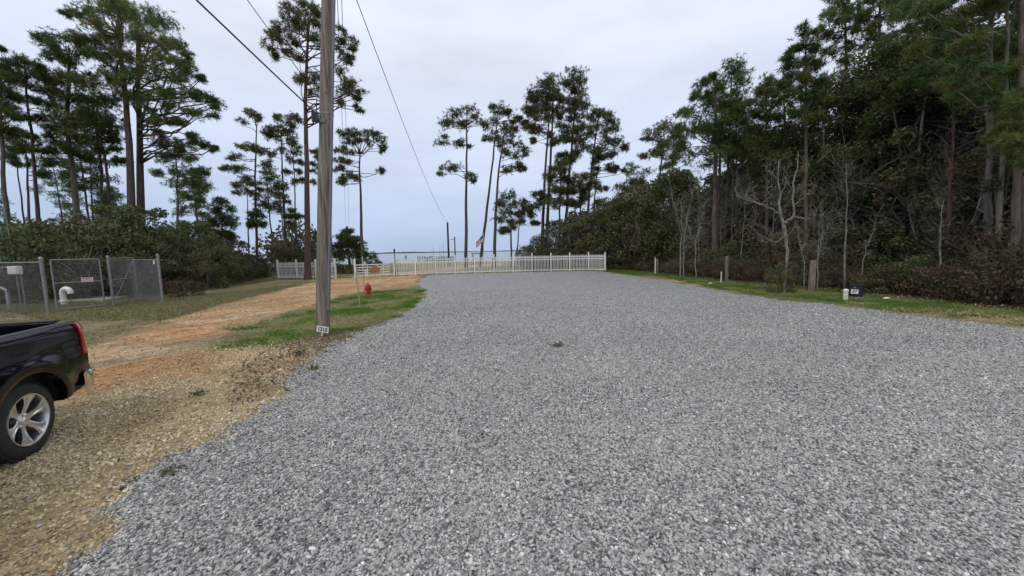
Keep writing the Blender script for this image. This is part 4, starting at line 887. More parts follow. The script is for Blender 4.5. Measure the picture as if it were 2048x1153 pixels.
def bt(pts, Y=16.6):
    return [at(*tb_(p[:2]), Y + (p[2] if len(p) > 2 else 0)) for p in pts]
bx = at(*tb_((400, 1000)), 16.6)
branchy('bare_tree', 'pale bare tree with twisted forking limbs at the wood edge', 'bare tree', None, bx, [
    ([np.array([bx[0] - .05, 16.6, -.1])] + bt([(405, 960), (412, 800), (400, 680), (385, 610)]), .055, .075),
    (bt([(385, 610), (362, 520, .1), (360, 400, .2), (350, 260, .3), (350, 150, .4)]), .062, .016),
    (bt([(385, 605), (430, 570, -.2), (462, 555, -.3), (458, 460, -.4), (458, 300, -.3), (485, 200, -.2), (490, 80, 0)]), .066, .012),
    (bt([(462, 558, -.3), (520, 560, -.5), (590, 568, -.6)]), .03, .012), (bt([(590, 568, -.6), (640, 495, -.7)]), .010, .005),
    (bt([(365, 545), (300, 500, -.3), (250, 465, -.5), (150, 450, -.8), (80, 420, -1), (30, 345, -1)]), .042, .009),
    (bt([(300, 500, -.3), (200, 455, -.1), (120, 410, .1), (60, 380, .2)]), .022, .006), (bt([(300, 470, -.4), (290, 400, -.5), (270, 330, -.5)]), .014, .005),
    (bt([(470, 470, -.4), (510, 430, -.5), (560, 390, -.7), (610, 325, -.8)]), .026, .006), (bt([(500, 440, -.5), (510, 360, -.6), (500, 340, -.6)]), .012, .005),
    (bt([(455, 380, -.3), (425, 320, -.3), (420, 300, -.2)]), .012, .005), (bt([(480, 230, -.2), (530, 200, -.4), (560, 160, -.5)]), .012, .004),
    (bt([(400, 690), (350, 730, -.2), (280, 720, -.4), (200, 670, -.6), (130, 610, -.8)]), .020, .006), (bt([(300, 730, -.3), (240, 740, -.5), (190, 700, -.6)]), .012, .004),
    (bt([(360, 400, .2), (390, 350, .2), (410, 290, .2), (380, 200, .2)]), .015, .005), (bt([(350, 290, .3), (300, 240, .2), (250, 190, .1)]), .013, .004), (bt([(410, 700), (455, 650, -.1), (468, 590, -.1)]), .014, .006)],
    'bark_pale', 401, twn=150, leafs=520, leafm='leafO', ls=.085, tw=.62, trad=.006)
def sapling(label, px, py, Y, segs, r0, seed, bark='bark_grey', group='bare saplings at the edge of the right-hand wood', **kw):
    b = at(px, py, Y); b[2] = 0
    return branchy('bare_sapling', label, 'sapling', group, b, [([b - [0, 0, .1]] + [at(x, y_, Y + dz) for x, y_, dz in sg] if i == 0 else [at(x, y_, Y + dz) for x, y_, dz in sg], r0 * (1 if i == 0 else .55), r0 * .2) for i, sg in enumerate(segs)], bark, seed, **kw)
sapling('pair-stemmed pale sapling left of the big straight pine, left stem', 1361, 545, 26, [[(1361, 500, 0), (1364, 460, 0), (1362, 400, .3)], [(1362, 470, 0), (1350, 420, -.4), (1342, 380, -.5)]], .05, 411, bark='bark_pale', twn=60, tw=.9)
sapling('pair-stemmed pale sapling left of the big straight pine, right stem', 1368, 546, 26, [[(1367, 500, 0), (1371, 450, .2), (1385, 390, .3)], [(1370, 460, 0), (1378, 420, -.4)]], .045, 412, bark='bark_pale', twn=60, tw=.9)
sapling('slim pale sapling forking halfway, left of the big straight pine', 1392, 548, 25, [[(1391, 510, 0), (1392, 480, 0), (1403, 440, .2), (1412, 400, .3)], [(1391, 500, 0), (1380, 470, -.2), (1372, 440, -.3)]], .04, 413, bark='bark_pale', twn=60, tw=.9)
sapling('thin double-bent sapling between white bare tree and timber post', 1610, 565, 17.6, [[(1609, 530, 0), (1602, 500, 0), (1597, 470, .1), (1590, 440, .2)], [(1601, 500, 0), (1612, 480, .2)]], .032, 414, bark='bark_pale', twn=30)
sapling('thin pale sapling just right of the timber post', 1637, 560, 17.8, [[(1636, 520, 0), (1640, 490, 0), (1648, 460, .1)], [(1637, 520, 0), (1632, 480, .2)]], .03, 415, bark='bark_pale', twn=30)
sapling('straight grey sapling left of the navy box', 1689, 575, 17, [[(1690, 500, 0), (1694, 400, 0), (1692, 330, .2)]], .05, 416, twn=40)
sapling('slanting thin sapling above the navy box', 1718, 560, 16.8, [[(1730, 510, 0), (1742, 470, .1), (1760, 420, .3)]], .03, 417, twn=30)
sapling('bright white slender stem in front of the reddish trunk', 1880, 540, 14.5, [[(1880, 500, 0), (1880, 450, 0), (1888, 400, .1)]], .04, 418, bark='bark_pale', twn=20)
sapling('reddish lichen trunk rising from the brown vine tangle', 1896, 560, 15, [[(1897, 500, 0), (1899, 420, 0), (1904, 330, .1), (1908, 250, .2)], [(1903, 340, 0), (1890, 290, .3)]], .10, 419, bark='bark_red', twn=50)
sapling('leaning grey snag with a pale broken top in the wood', 1828, 560, 18, [[(1822, 480, 0), (1826, 400, 0), (1836, 330, .2)], [(1824, 420, 0), (1790, 380, .3), (1760, 370, .6), (1700, 366, .8)]], .08, 420, twn=50, tw=.9)
r_ = np.random.default_rng(9)
for i in range(34):
    y = r_.uniform(11, 36); x = rfront(y) + r_.uniform(.6, 5.5); h = r_.uniform(3.5, 8); ln = r_.normal(0, .07, 2)
    b = np.array([x, y, 0.]); tp = b + [ln[0] * h, ln[1] * h, h]; md = b + [ln[0] * h * .3, ln[1] * h * .6, h * .5]
    sd = md + [r_.normal(0, .8), r_.normal(0, .8), h * .3]
    branchy('bare_sapling', 'thin grey bare sapling ' + lmr(y), 'sapling', 'thin saplings in the right-hand wood', b, [([b, md, tp], r_.uniform(.025, .05), .008), ([md, sd], .018, .006)], 'bark_grey', 500 + i, twn=60, tw=1.1, trad=.010)
for i in range(12):
    y = r_.uniform(20, 34); x = lfront(y) - r_.uniform(.5, 3); h = r_.uniform(2.5, 4.5); b = np.array([x, y, 0.]); tp = b + [r_.normal(0, .4), r_.normal(0, .3), h]
    branchy('bare_sapling', 'thin grey bare sapling standing in the left-hand brush', 'sapling', 'thin saplings in the left-hand brush', b, [([b, (b + tp) / 2 + r_.normal(0, .1, 3), tp], .03, .008)], 'bark_grey', 560 + i, twn=30, tw=.7)

# far woodland closing the horizon behind the wood and the left brush (one mass)
def wood_mass(name, label, path, depth, hlo, hhi, n, seed, leaf='leafG', ls=.6):
    r = np.random.default_rng(seed); path = np.array(path, float); seg = np.concatenate([[0], np.cumsum(np.linalg.norm(np.diff(path, axis=0), axis=1))])
    nb = int(seg[-1] / 2.6); cl = []
    for i in range(nb):
        s = r.uniform(0, seg[-1]); x = np.interp(s, seg, path[:, 0]); y = np.interp(s, seg, path[:, 1]); h = r.uniform(hlo, hhi)
        for j in range(5): cl.append([x + r.normal(0, depth * .4), y + r.normal(0, depth * .4), h * r.uniform(.1, 1), r.uniform(1.2, 2.2)])
    cl = np.array(cl); w = r.integers(0, len(cl), n); C = cl[w, :3] + unit(r.normal(size=(n, 3))) * (cl[w, 3] * r.random(n) ** .4)[:, None]; C[:, 2] = np.abs(C[:, 2])
    V_, F_, T_ = leaves(C, ls, r, np.clip(.5 * r.random(len(cl))[w] + .5 * r.random(n), 0, 1)); o = link(name, np_mesh(name, V_, F_, M[leaf], T_)); tag(o, label, 'woodland', kind='stuff')
wood_mass('far_woodland', 'dark woodland mass closing off the back of the right-hand wood', [(20, 60), (34, 46), (42, 30), (44, 14), (40, 4)], 4, 5, 9, 26000, 1)
wood_mass('far_woodland', 'dark low woodland far behind the left-hand brush', [(-27, 54), (-36, 50), (-52, 44), (-58, 30), (-52, 20), (-44, 14)], 3.5, 3, 6.0, 20000, 2, leaf='leafO', ls=.5)

# ------------------------------------------------------------------ grass, straw, leaf litter, weeds
def blades(name, label, P_, h, w, material, seed, tint, bend=.5, zf=None):
    r = np.random.default_rng(seed); n = len(P_); k = 3
    Z = gheight(P_) - .005 if zf is None else zf
    base = np.column_stack([P_, Z]); c = np.repeat(base, k, 0) + np.column_stack([r.normal(0, .02, (n * k, 2)), np.zeros(n * k)])
    th = r.uniform(0, 2 * PI, n * k); a = np.column_stack([np.cos(th), np.sin(th), np.zeros(n * k)]); d = unit(np.column_stack([r.normal(0, bend, (n * k, 2)), np.ones(n * k)]))
    hh = (h * r.uniform(.5, 1.3, n * k))[:, None]
    V_ = np.stack([c - a * w / 2, c + a * w / 2, c + d * hh], 1).reshape(-1, 3)
    o = link(name, np_mesh(name, V_, np.arange(n * k * 3).reshape(-1, 3), material, np.repeat(np.repeat(tint, k), 3))); tag(o, label, 'grass', kind='stuff')
M['grass'] = leaf_mat('grass_blades', [(.10, .175, .030), (.16, .24, .05), (.22, .27, .07), (.30, .27, .12), (.38, .31, .18)], trans=.35)
M['straw'] = leaf_mat('straw_blades', [(.14, .14, .055), (.24, .20, .10), (.36, .29, .17), (.42, .35, .22)], trans=.1)
M['litter'] = leaf_mat('leaf_litter', [(.06, .04, .028), (.13, .085, .05), (.22, .15, .09), (.34, .26, .17)], trans=0)
P_ = uni(60000, -12.5, -2.5, 8.3, 21, 81); w_ = sdist(P_, GREEN1) + (fb(P_, 1.3, 5) - .5) * 2.4 + (fb(P_, 4.5, 9) - .5) * 1.0; dl, _z = lot_z(P_); n2 = fb(P_, 1.3, 5)
k_ = (w_ > -.25 + .5 * rng.random(len(P_))) & ((dl < .05) | ((dl < .75) & (rng.random(len(P_)) < .22 * (1 - dl / .75)) & (P_[:, 1] > 9.5))) & (rng.random(len(P_)) < .15 + .6 * ss(n2, .42, .62)); P_ = P_[k_]
blades('grass', 'green grass strip between the sandy drive and the grey gravel', P_, .095, .015, M['grass'], 1, np.clip(.78 - .9 * ss(n2[k_], .42, .66) + rng.normal(0, .16, len(P_)), 0, 1))
P_ = uni(70000, 8.5, 19, 5, 38, 82); w_ = sdist(P_, VERGE) + (fb(P_, 1.3, 5) - .5) * .9; n2 = fb(P_, 1.3, 5) * .6 + fb(P_, .35, 1) * .4
k_ = (w_ > -.05) & (rng.random(len(P_)) < .3 + .7 * ss(n2, .4, .58)); P_ = P_[k_]
blades('grass', 'green grass verge along the foot of the right-hand wood', P_, .08, .018, M['grass'], 2, np.clip(.62 - .75 * ss(n2[k_], .40, .58) + rng.normal(0, .15, len(P_)), 0, 1))
P_ = uni(60000, -24, -9, 12, 34, 83); w_ = sdist(P_, OLIVE_L); k_ = (w_ > -.2); P_ = P_[k_]
blades('grass', 'dull olive grass between the brush and the sandy drive', P_, .09, .02, M['straw'], 3, np.clip(.22 + rng.normal(0, .2, len(P_)), 0, 1))
P_ = uni(9000, -12, 10, 33, 37.5, 88); fy = np.interp(P_[:, 0], [-10.85, -7.6, -5.6, -.6, 4.7, 7.7, 9.0], [34.2, 35.25, 36.0, 36.6, 37.0, 37.0, 35.6]) - P_[:, 1]; k_ = (fy > -.25) & (fy < .22) & (fb(P_, 1.4, 97) > .38); P_ = P_[k_]
blades('grass', 'weeds and grass along the foot of the long white fence', P_, .17, .02, M['grass'], 7, np.clip(.4 + rng.normal(0, .25, len(P_)), 0, 1))
P_ = uni(46000, -26, -8, 9, 24, 87); k_ = (sdist(P_, ROAD) < -.1) & (sdist(P_, OLIVE_L) < .3) & (sdist(P_, GREEN1) < 0) & (fb(P_, 1.1, 91) > .42); P_ = P_[k_]
blades('dry_grass', 'brownish dry turf between the truck and the enclosure', P_, .06, .02, M['straw'], 6, np.clip(.3 + rng.normal(0, .3, len(P_)), 0, 1), bend=1.2)
P_ = uni(60000, -14, -2.6, 1.5, 16, 84); n2 = fb(P_, 1.0, 90); dl, _z = lot_z(P_)
k_ = (dl < 0) & (sdist(P_, ROAD) < .1) & (rng.random(len(P_)) < .06 + .6 * ss(n2, .52, .68)) & (P_[:, 0] > -1.5 * P_[:, 1] - 1.5); P_ = P_[k_]
blades('dry_grass', 'flattened dry grass and straw over the tan gravel', P_, .05, .010, M['straw'], 4, rng.random(len(P_)), bend=1.5)
P_ = uni(14000, -9, -2.6, 3.0, 12, 85); dl, _z = lot_z(P_); w_ = sdist(P_, LITTER) + (fb(P_, 2, 95) - .5) * .8
k_ = ((w_ > -.1) & (dl < .25)) | ((np.abs(dl + .12) < .14) & (rng.random(len(P_)) < .22)) | ((rng.random(len(P_)) < .03) & (dl < 0)); P_ = P_[k_]; r = np.random.default_rng(5)
C = np.column_stack([P_, np.maximum(gheight(P_), -.02) + .02 + .02 * r.random(len(P_))]); V_, F_, T_ = leaves(C, .05, r, None, 1.2)
tag(link('leaf_litter', np_mesh('leaf_litter', V_, F_, M['litter'], T_)), 'dead brown leaves drifted round the pole foot and gravel edge', 'leaf litter', kind='stuff')
P_ = uni(16000, 10, 20, 5, 34, 86); w_ = P_[:, 0] - rfront(P_[:, 1]); k_ = (w_ > -.9) & (w_ < 2.0); P_ = P_[k_]
C = np.column_stack([P_, .01 + .06 * r.random(len(P_))]); V_, F_, T_ = leaves(C, .09, r, None, .8)
tag(link('leaf_litter', np_mesh('leaf_litter', V_, F_, M['litter'], T_)), 'russet fallen leaves along the edge of the right-hand wood', 'leaf litter', kind='stuff')
def weed(label, px, py, R_, H_, n, matn, seed, name='weed', cat='weed'):
    r = np.random.default_rng(seed); b = gp(px, py); mb = MB(); C = np.column_stack([r.normal(0, R_ * .5, n), r.normal(0, R_ * .5, n), np.abs(r.normal(0, H_ * .5, n)) + .01])
    V_, F_, T_ = leaves(C, .045, r, None, .6); o = link(name, np_mesh(name, V_, F_, M[matn], T_), None, (b[0], b[1], .02)); tag(o, label, cat)
weed('dark clump of dead leaves lying alone in mid gravel', 1117, 695, .15, .07, 160, 'litter', 1, 'leaf_clump', 'leaf clump')
weed('low green weed sprig in the tan gravel, right of the truck', 397, 793, .10, .07, 70, 'leafG', 2)
weed('small green weed at the gravel edge below the numbered sign', 628, 742, .12, .08, 90, 'leafG', 3)
weed('green weed patch at the gravel edge in the lower left', 345, 950, .09, .03, 45, 'leafO', 4)
weed('dark low weed by the gravel edge, left of the numbered sign', 600, 712, .14, .10, 110, 'leafO', 5)
# ------------------------------------------------------------------ utility pole, its box, wires and number sign
pb = gp(645, 672); ptop_dir = at(657, 0, pb[1] + .12); lean = (ptop_dir - pb) / (ptop_dir[2])
PH = 11.2
def pole_at(z): return pb + lean * z
root = empty('utility_pole', (pb[0], pb[1], 0)); tag(root, 'tall weathered wooden utility pole beside the sandy drive', 'utility pole')
q = np.linspace(-.2, PH, 14); L_ = np.array([pole_at(z) - pb for z in q]); mb = MB(); mb.tube(L_, np.linspace(.172, .148, 14), 20); mb.build('pole', M['pole'], root, smooth=True, fix=False)
mb = MB(); off = np.array([.155, -.045, 0]); mb.tube(L_[1:] + off * np.linspace(1.0, .88, 13)[:, None], .042, 8); mb.build('conduit', M['conduit'], root, smooth=True, fix=False)
mb = MB(); off = np.array([-.165, -.03, 0]); mb.tube(L_[1:6] + off, .011, 5); mb.build('ground_wire', M['galv'], root, fix=False)
mb = MB()
for z in (5.55,): mb.lathe([(.165, -.012), (.168, -.012), (.168, .012), (.165, .012)], 20, o=pole_at(z) - pb)
mb.build('strap', M['galv'], root)
for (px, py) in ((652, 187), (666, 204), (652, 241), (659, 158)):
    p = at(px, py, pb[1] - .14) - pb; mb = MB(); mb.lathe([(0, -.03), (.014, -.03), (.014, .01), (0, .01)], 8, axis='y', o=p); mb.build('bolt', M['blackmetal'], root)
bc = at(637, 236, pb[1] - .08); root2 = empty('cable_bracket', bc); tag(root2, 'dark cable bracket box bolted to the utility pole', 'bracket')
mb = MB(); mb.box((-.05, -.06, 0), (.16, .10, .24), rz=.45, bev=.012); mb.build('box', M['blackmetal'], root2)
mb = MB(); mb.box((.06, 0.0, -.07), (.20, .07, .10), rz=.2, bev=.01); mb.build('mount_block', M['post'], root2)
mb = MB(); mb.tube([(-.06, -.06, .12), (-.06, -.06, .17), (-.1, -.07, .2)], .012, 6); mb.build('hook', M['galv'], root2)
def wire(name, label, a, b, sag, r_, n=24, cat='cable', group=None):
    t_ = np.linspace(0, 1, n)[:, None]; P_ = np.array(a) + (np.array(b) - np.array(a)) * t_; P_[:, 2] -= sag * 4 * (t_ * (1 - t_))[:, 0]
    mb = MB(); mb.tube(P_ - P_[0], r_, 6); o = mb.build(name, M['cable'], None, smooth=True, loc=tuple(P_[0]), fix=False); tag(o, label, cat, group); return o
def thru(a, px, py, Y, k): q = at(px, py, Y); return a + (q - a) * k
A_ = bc + np.array([-.08, -.08, .14]); wire('cable', 'thick black service cable slanting up left from the pole bracket', A_, thru(A_, 395, 0, 6.6, 1.8), .02, .016)
A_ = pole_at(5.9) + np.array([-.15, -.02, 0]); wire('cable', 'thinner black cable high at upper left, above the thick one', A_, thru(A_, 497, 0, 8.0, 2.6), .04, .009)
fp = at(895, 445, 58); fb0 = np.array([at(898, 520, 58)[0], 58, 0.])
A_ = pole_at(9.5) + np.array([.14, 0, 0]); mid = at(760, 170, 24)
wire('cable', 'long sagging black cable running right to the far dark pole', A_, fp + [0, 0, .05], 1.0, .012, 40)
g1 = at(694, 455, 62)
wire('cable', 'thin paired wire running from pole top to the pole behind the shrubs, left one', pole_at(10.2) + np.array([.05, .1, 0]), g1 + [-.3, 0, 0], 2.0, .010, 40, group='thin overhead wires')
wire('cable', 'thin paired wire running from pole top to the pole behind the shrubs, right one', pole_at(10.8) + np.array([.12, .1, 0]), g1 + [.3, 0, 0], 1.6, .010, 40, group='thin overhead wires')
def far_pole(label, px, ytop, Y, r_, arm=0, m='blackmetal'):
    tp = at(px, ytop, Y); root = empty('utility_pole', (tp[0], Y, 0)); tag(root, label, 'utility pole', 'far utility poles')
    mb = MB(); mb.tube([(0, 0, -.2), (0, 0, tp[2])], [r_, r_ * .8], 10); mb.build('pole', M[m], root, smooth=True)
    if arm: mb = MB(); mb.box((-arm * .3, 0, tp[2] - .5), (arm, .1, .1)); mb.build('crossarm', M[m], root)
far_pole('far dark pole that the long cable runs to, left of the lone pine', 895, 445, 58, .17)
far_pole('farther grey pole with a short crossarm, between dark pole and lone pine', 909, 474, 74, .16, 1.0, 'grey_dock')
far_pole('distant pole top showing above the shrubs behind the white gate', 694, 453, 62, .2, 0)

# number sign leaning in front of the pole
sb = gp(640.5, 677.5); root = empty('number_sign', sb); tag(root, 'white number sign 1215 on a short stake at the foot of the utility pole', 'sign')
c0 = at(645.3, 659.3, sb[1]) - sb; tl = math.radians(-12)
Rr = Matrix.Rotation(-tl * 1.0, 3, 'Y')
Rm = np.array(Matrix.Rotation(math.radians(11), 3, 'Y'))
mb = MB(); mb.beam((-.01, .02, -.1), c0 + [0, .015, -.02], .035, .02); mb.build('stake', M['cream'], root)
mb = MB(); mb.box(c0, (.30, .012, .155), R=Rm, bev=.003); mb.build('plate', M['signwhite'], root)
cu = bpy.data.curves.new('digits', 'FONT'); cu.body = '1215'; cu.size = .15; cu.align_x = 'CENTER'; cu.align_y = 'CENTER'; cu.extrude = .002; cu.offset = .004; cu.space_character = 1.02
to = bpy.data.objects.new('digits', cu); COL.objects.link(to); bpy.context.view_layer.update()
dm = bpy.data.meshes.new_from_object(to.evaluated_get(bpy.context.evaluated_depsgraph_get())); bpy.data.objects.remove(to)
dm.materials.clear(); dm.materials.append(M['ink']); dg = link('digits', dm, root)
dg.matrix_local = Matrix.Translation(Vector(c0) + Vector((0, -.0095, 0))) @ Matrix.Rotation(math.radians(11), 4, 'Y') @ Matrix.Rotation(PI / 2, 4, 'X') @ Matrix.Diagonal((.80, .95, 1, 1))

# ------------------------------------------------------------------ stakes and hydrant
def stake(label, px0, py0, px1, py1, r_, m='bamboo', dy=.3, cap=None):
    b = gp(px1, py1); tp = at(px0, py0, b[1] + dy); root = None; mb = MB(); mb.tube([(0, 0, -.1), (tp - b) * .5 + [.004, 0, 0], tp - b], r_, 7)
    o = mb.build('marker_stake', M[m], None, smooth=True, loc=tuple(b)); tag(o, label, 'stake', 'marker stakes'); return o
stake('taller leaning bamboo stake left of the red hydrant', 712, 548, 720.5, 618, .018)
stake('second thin stake crossing the leaning bamboo one', 711, 556, 724, 610, .011, 'post', .1)
stake('thin upright brown stake right beside the red hydrant', 726.5, 546, 729.8, 592, .013, 'post', .1)
hb = gp(737, 591.5); root = empty('fire_hydrant', (hb[0], hb[1], 0), .3); tag(root, 'red fire hydrant on the green strip beside the sandy drive', 'fire hydrant')
mb = MB(); mb.lathe([(0, 0), (.15, 0), (.15, .035), (.105, .04), (.10, .40), (.135, .41), (.135, .45), (.11, .46), (0, .46)], 20); mb.build('barrel', M['red'], root, smooth=True)
mb = MB(); mb.lathe([(.0, .455), (.125, .455), (.12, .52), (.09, .575), (.04, .60), (.035, .64), (0, .64)], 20); mb.build('bonnet', M['red'], root, smooth=True)
for ax_, o_ in (('x', (.09, 0, .33)), ('x', (-.17, 0, .33))):
    mb = MB(); mb.lathe([(0, 0), (.06, 0), (.06, .08), (0, .08)], 12, axis='x', o=o_); mb.build('side_nozzle', M['red'], root, smooth=True)
mb = MB(); mb.lathe([(0, -.18), (.075, -.18), (.075, -.09), (0, -.09)], 12, axis='y', o=(0, 0, .31)); mb.build('pumper_nozzle', M['red'], root, smooth=True)
mb = MB()
for k in range(6): mb.box((.125 * math.cos(k * PI / 3), .125 * math.sin(k * PI / 3), .465), (.02, .02, .02))
mb.build('flange_bolts', M['blackmetal'], root)

# ------------------------------------------------------------------ white picket fences and gate
def picket_mesh(h, w=.042):
    mb = MB(); mb.prism([(-w / 2, .05), (w / 2, .05), (w / 2, h - .04), (0, h), (-w / 2, h - .04)], -.009, .009); return mb.mesh('picket', M['white'])
def post_mesh(h, w=.125):
    mb = MB(); mb.box((0, 0, h / 2 - .05), (w, w, h + .1)); return mb.mesh('fence_post', M['white'])
def cap_mesh(w=.155):
    mb = MB(); mb.box((0, 0, .02), (w, w, .04)); k = w / 2 * .8; mb.add([(-k, -k, .04), (k, -k, .04), (k, k, .04), (-k, k, .04), (0, 0, .12)], [(0, 1, 4), (1, 2, 4), (2, 3, 4), (3, 0, 4)]); return mb.mesh('post_cap', M['white'])
PK = {}
def picket_fence(label, pts, H=1.45, spacing=.142, group=None, hp=1.55, pickw=.05):
    pts = np.array(pts, float); root = empty('picket_fence', (pts[0][0], pts[0][1], 0)); tag(root, label, 'picket fence', group)
    pm = picket_mesh(H, pickw); pom = post_mesh(hp); cm = cap_mesh()
    for i, (x, y) in enumerate(pts):
        a = pts[min(i + 1, len(pts) - 1)] - pts[max(i - 1, 0)]; rz = math.atan2(a[1], a[0])
        o = link('fence_post', pom, root, (x - pts[0][0], y - pts[0][1], 0)); o.rotation_euler = (0, 0, rz)
        c = link('post_cap', cm, o, (0, 0, hp))
    for i in range(len(pts) - 1):
        a, b = pts[i] - pts[0], pts[i + 1] - pts[0]; d = b - a; L = np.hypot(*d); u = d / L; rz = math.atan2(d[1], d[0])
        for z in (.16, H - .40, H - .17):
            mb = MB(); mb.box((0, 0, 0), (L - .13, .05, .085)); o = mb.build('rail', M['white'], root, loc=(*((a + b) / 2), z)); o.rotation_euler = (0, 0, rz)
        n = max(1, int(round((L - .13) / spacing)) - 1); nrm = np.array([-u[1], u[0]])
        for k in range(n):
            p = a + u * (.065 + (L - .13) * (k + 1) / (n + 1)) - nrm * .0345
            o = link('picket', pm, root, (p[0], p[1], random.uniform(-.014, .010))); o.rotation_euler = (0, random.gauss(0, .011), rz)
    return root
def resamp(path, step):
    path = np.array(path, float); seg = np.concatenate([[0], np.cumsum(np.hypot(*np.diff(path, axis=0).T))]); n = max(1, int(round(seg[-1] / step)))
    q = np.linspace(0, seg[-1], n + 1); return np.stack([np.interp(q, seg, path[:, i]) for i in (0, 1)], 1)
main = np.concatenate([resamp([(-10.85, 34.2), (-7.6, 35.25), (-5.6, 36.0), (-0.6, 36.6), (4.7, 37.0), (7.7, 37.0)], 1.84), [[9.0, 35.6]]])
picket_fence('long white picket fence across the far end of the gravel', main, H=1.62, hp=1.74, group='white picket fences')
picket_fence('short white picket fence left of the sandy drive', resamp([gp(557, 558)[:2], gp(672, 557.5)[:2]], 2.0), H=1.50, hp=1.62, group='white picket fences')
# board gate
ga, gb = gp(711, 557)[:2], main[0] - [.2, 0]; root = empty('board_gate', (ga[0], ga[1], 0)); tag(root, 'low white gate of five boards across the sandy drive', 'gate')
d = gb - ga; L = np.hypot(*d); rz = math.atan2(d[1], d[0]); root.rotation_euler = (0, 0, rz)
link('gate_post', post_mesh(1.62, .14), root); link('post_cap', cap_mesh(.17), root.children[0], (0, 0, 1.62))
for z in (.22, .45, .68, .91, 1.14):
    mb = MB(); mb.box((.12 + (L - .3) / 2, 0, z), (L - .3, .035, .085)); mb.build('board', M['white'], root)
for x in (1.05, 2.45): mb = MB(); mb.box((x, -.036, .62), (.09, .03, 1.15)); mb.build('upright', M['white'], root)
# things round the gate
u_ = d / L; pc = ga + u_ * 1.66; nn_ = np.array([u_[1], -u_[0]]); root = empty('wooden_plaque', (pc[0] + nn_[0] * .09, pc[1] + nn_[1] * .09, .42), rz); tag(root, 'orange-brown wooden plaque with a humped top hung on the white gate', 'plaque')
MB().prism([(-.42, 0), (.42, 0), (.42, .40), (.30, .46), (-.30, .46), (-.42, .40)], -.03, .03).build('board', M['brownbox'], root)
MB().prism([(-.22, .462), (.22, .462), (.18, .60), (.08, .68), (-.08, .68), (-.18, .60)], -.026, .026).build('hump', M['brownbox'], root)
p = gp(733, 551); o = MB().box((0, 0, .3), (.25, .2, .6), bev=.02).build('white_container', M['white'], None, loc=(p[0], p[1], 0)); tag(o, 'small white upright container against the brown box at the gate', 'container')
tp = at(724.5, 514, 36); o = MB().tube([(0, 0, -.1), (0, 0, tp[2])], .035, 8).build('marker_pole', M['white'], None, smooth=True, loc=(tp[0], 36, 0)); tag(o, 'thin white marker pole behind the left end of the gate', 'pole')
tp = at(788.5, 498, 34.0); root = empty('gate_light_post', (tp[0], 34.0, 0)); tag(root, 'pale green-grey post with a dark cap, where gate meets long fence', 'post')
MB().tube([(0, 0, -.1), (0, 0, tp[2] - .28)], .05, 10).build('shaft', M['tower'], root, smooth=True)
MB().lathe([(0, tp[2] - .3), (.07, tp[2] - .3), (.09, tp[2] - .12), (.04, tp[2]), (0, tp[2] + .02)], 12).build('cap', M['blackmetal'], root, smooth=True)

# ------------------------------------------------------------------ shore: dock, pilings, marker, boats, swing, flag
tp = at(811.5, 511.5, 88); root = empty('channel_marker', (tp[0], 88, 0)); tag(root, 'red and white banded channel marker at the shore', 'marker post')
MB().tube([(0, 0, .35), (0, 0, tp[2])], .17, 12).build('upper_band', M['red'], root, smooth=True)
MB().tube([(0, 0, .0), (0, 0, .35)], .19, 12).build('white_band', M['white'], root, smooth=True)
MB().tube([(0, 0, -.9), (0, 0, .0)], .17, 12).build('lower_band', M['red'], root, smooth=True)
dz = .35
root = empty('dock', (at(838, 515, 108)[0], 108, 0)); tag(root, 'old grey wooden dock on pilings running out over the water', 'dock')
x0, x1 = at(838, 515, 108)[0], at(905, 515, 108)[0]
MB().box(((x1 - x0) / 2, 0, dz), (x1 - x0, 2.2, .16)).build('deck', M['grey_dock'], root)
for i in range(15):
    x = (x1 - x0) * i / 14; r_h = .75 + .5 * random.random()
    for yy in (-1.2, 1.2): MB().tube([(0, 0, -3), (0, 0, r_h if i < 6 else r_h * .75)], .15, 8).build('piling', M['grey_dock'], root, smooth=True, loc=(x, yy, 0))
MB().box(((x1 - x0) * .55, -1.1, .95), (x1 - x0) and ((x1 - x0) * .42, .08, .1)).build('handrail', M['grey_dock'], root)
for i, (px, Y, h, lab) in enumerate([(866, 118, 4.3, 'left'), (879, 122, 4.6, 'middle'), (886, 120, 5.4, 'right')]):
    q = at(px, 515, Y); root = empty('sailboat', (q[0], Y, -.6)); tag(root, f'small white boat with a bare thin mast moored behind the dock, {lab} of three', 'boat', 'boats moored behind the dock')
    MB().add([(-1.9, -.6, .7), (1.6, -.6, .7), (2.4, 0, .8), (1.6, .6, .7), (-1.9, .6, .7), (-1.6, -.3, -.2), (1.4, -.3, -.2), (1.4, .3, -.2), (-1.6, .3, -.2)],
             [(0, 1, 2, 3, 4), (0, 5, 6, 1), (1, 6, 2), (2, 7, 3), (6, 7, 2), (3, 7, 8, 4), (4, 8, 5, 0), (5, 8, 7, 6)]).build('hull', M['boat'], root)
    MB().tube([(.2, 0, .7), (.2, 0, h)], .06, 6).build('mast', M['galv'], root); MB().box((-.3, 0, 1.0), (1.1, .8, .6), bev=.1).build('cabin', M['boat'], root)
for i, px in enumerate((905, 930, 950, 985)):
    q = at(px, 526, 92); MBq = MB().tube([(0, 0, -.8), (0, 0, .35)], .14, 8).build('piling', M['grey_dock'], None, smooth=True, loc=(q[0], 92, 0)); tag(MBq, 'short weathered piling stub at the waterline behind the white fence', 'piling', 'piling stubs at the waterline')
q0, q1 = at(945.5, 512, 60), at(962, 512, 60); w_ = q1[0] - q0[0]; root = empty('swing_frame', (q0[0], 60, 0)); tag(root, 'grey timber swing frame by the shore, left of the leaning pine', 'swing frame')
tz = at(945, 508.5, 60)[2]
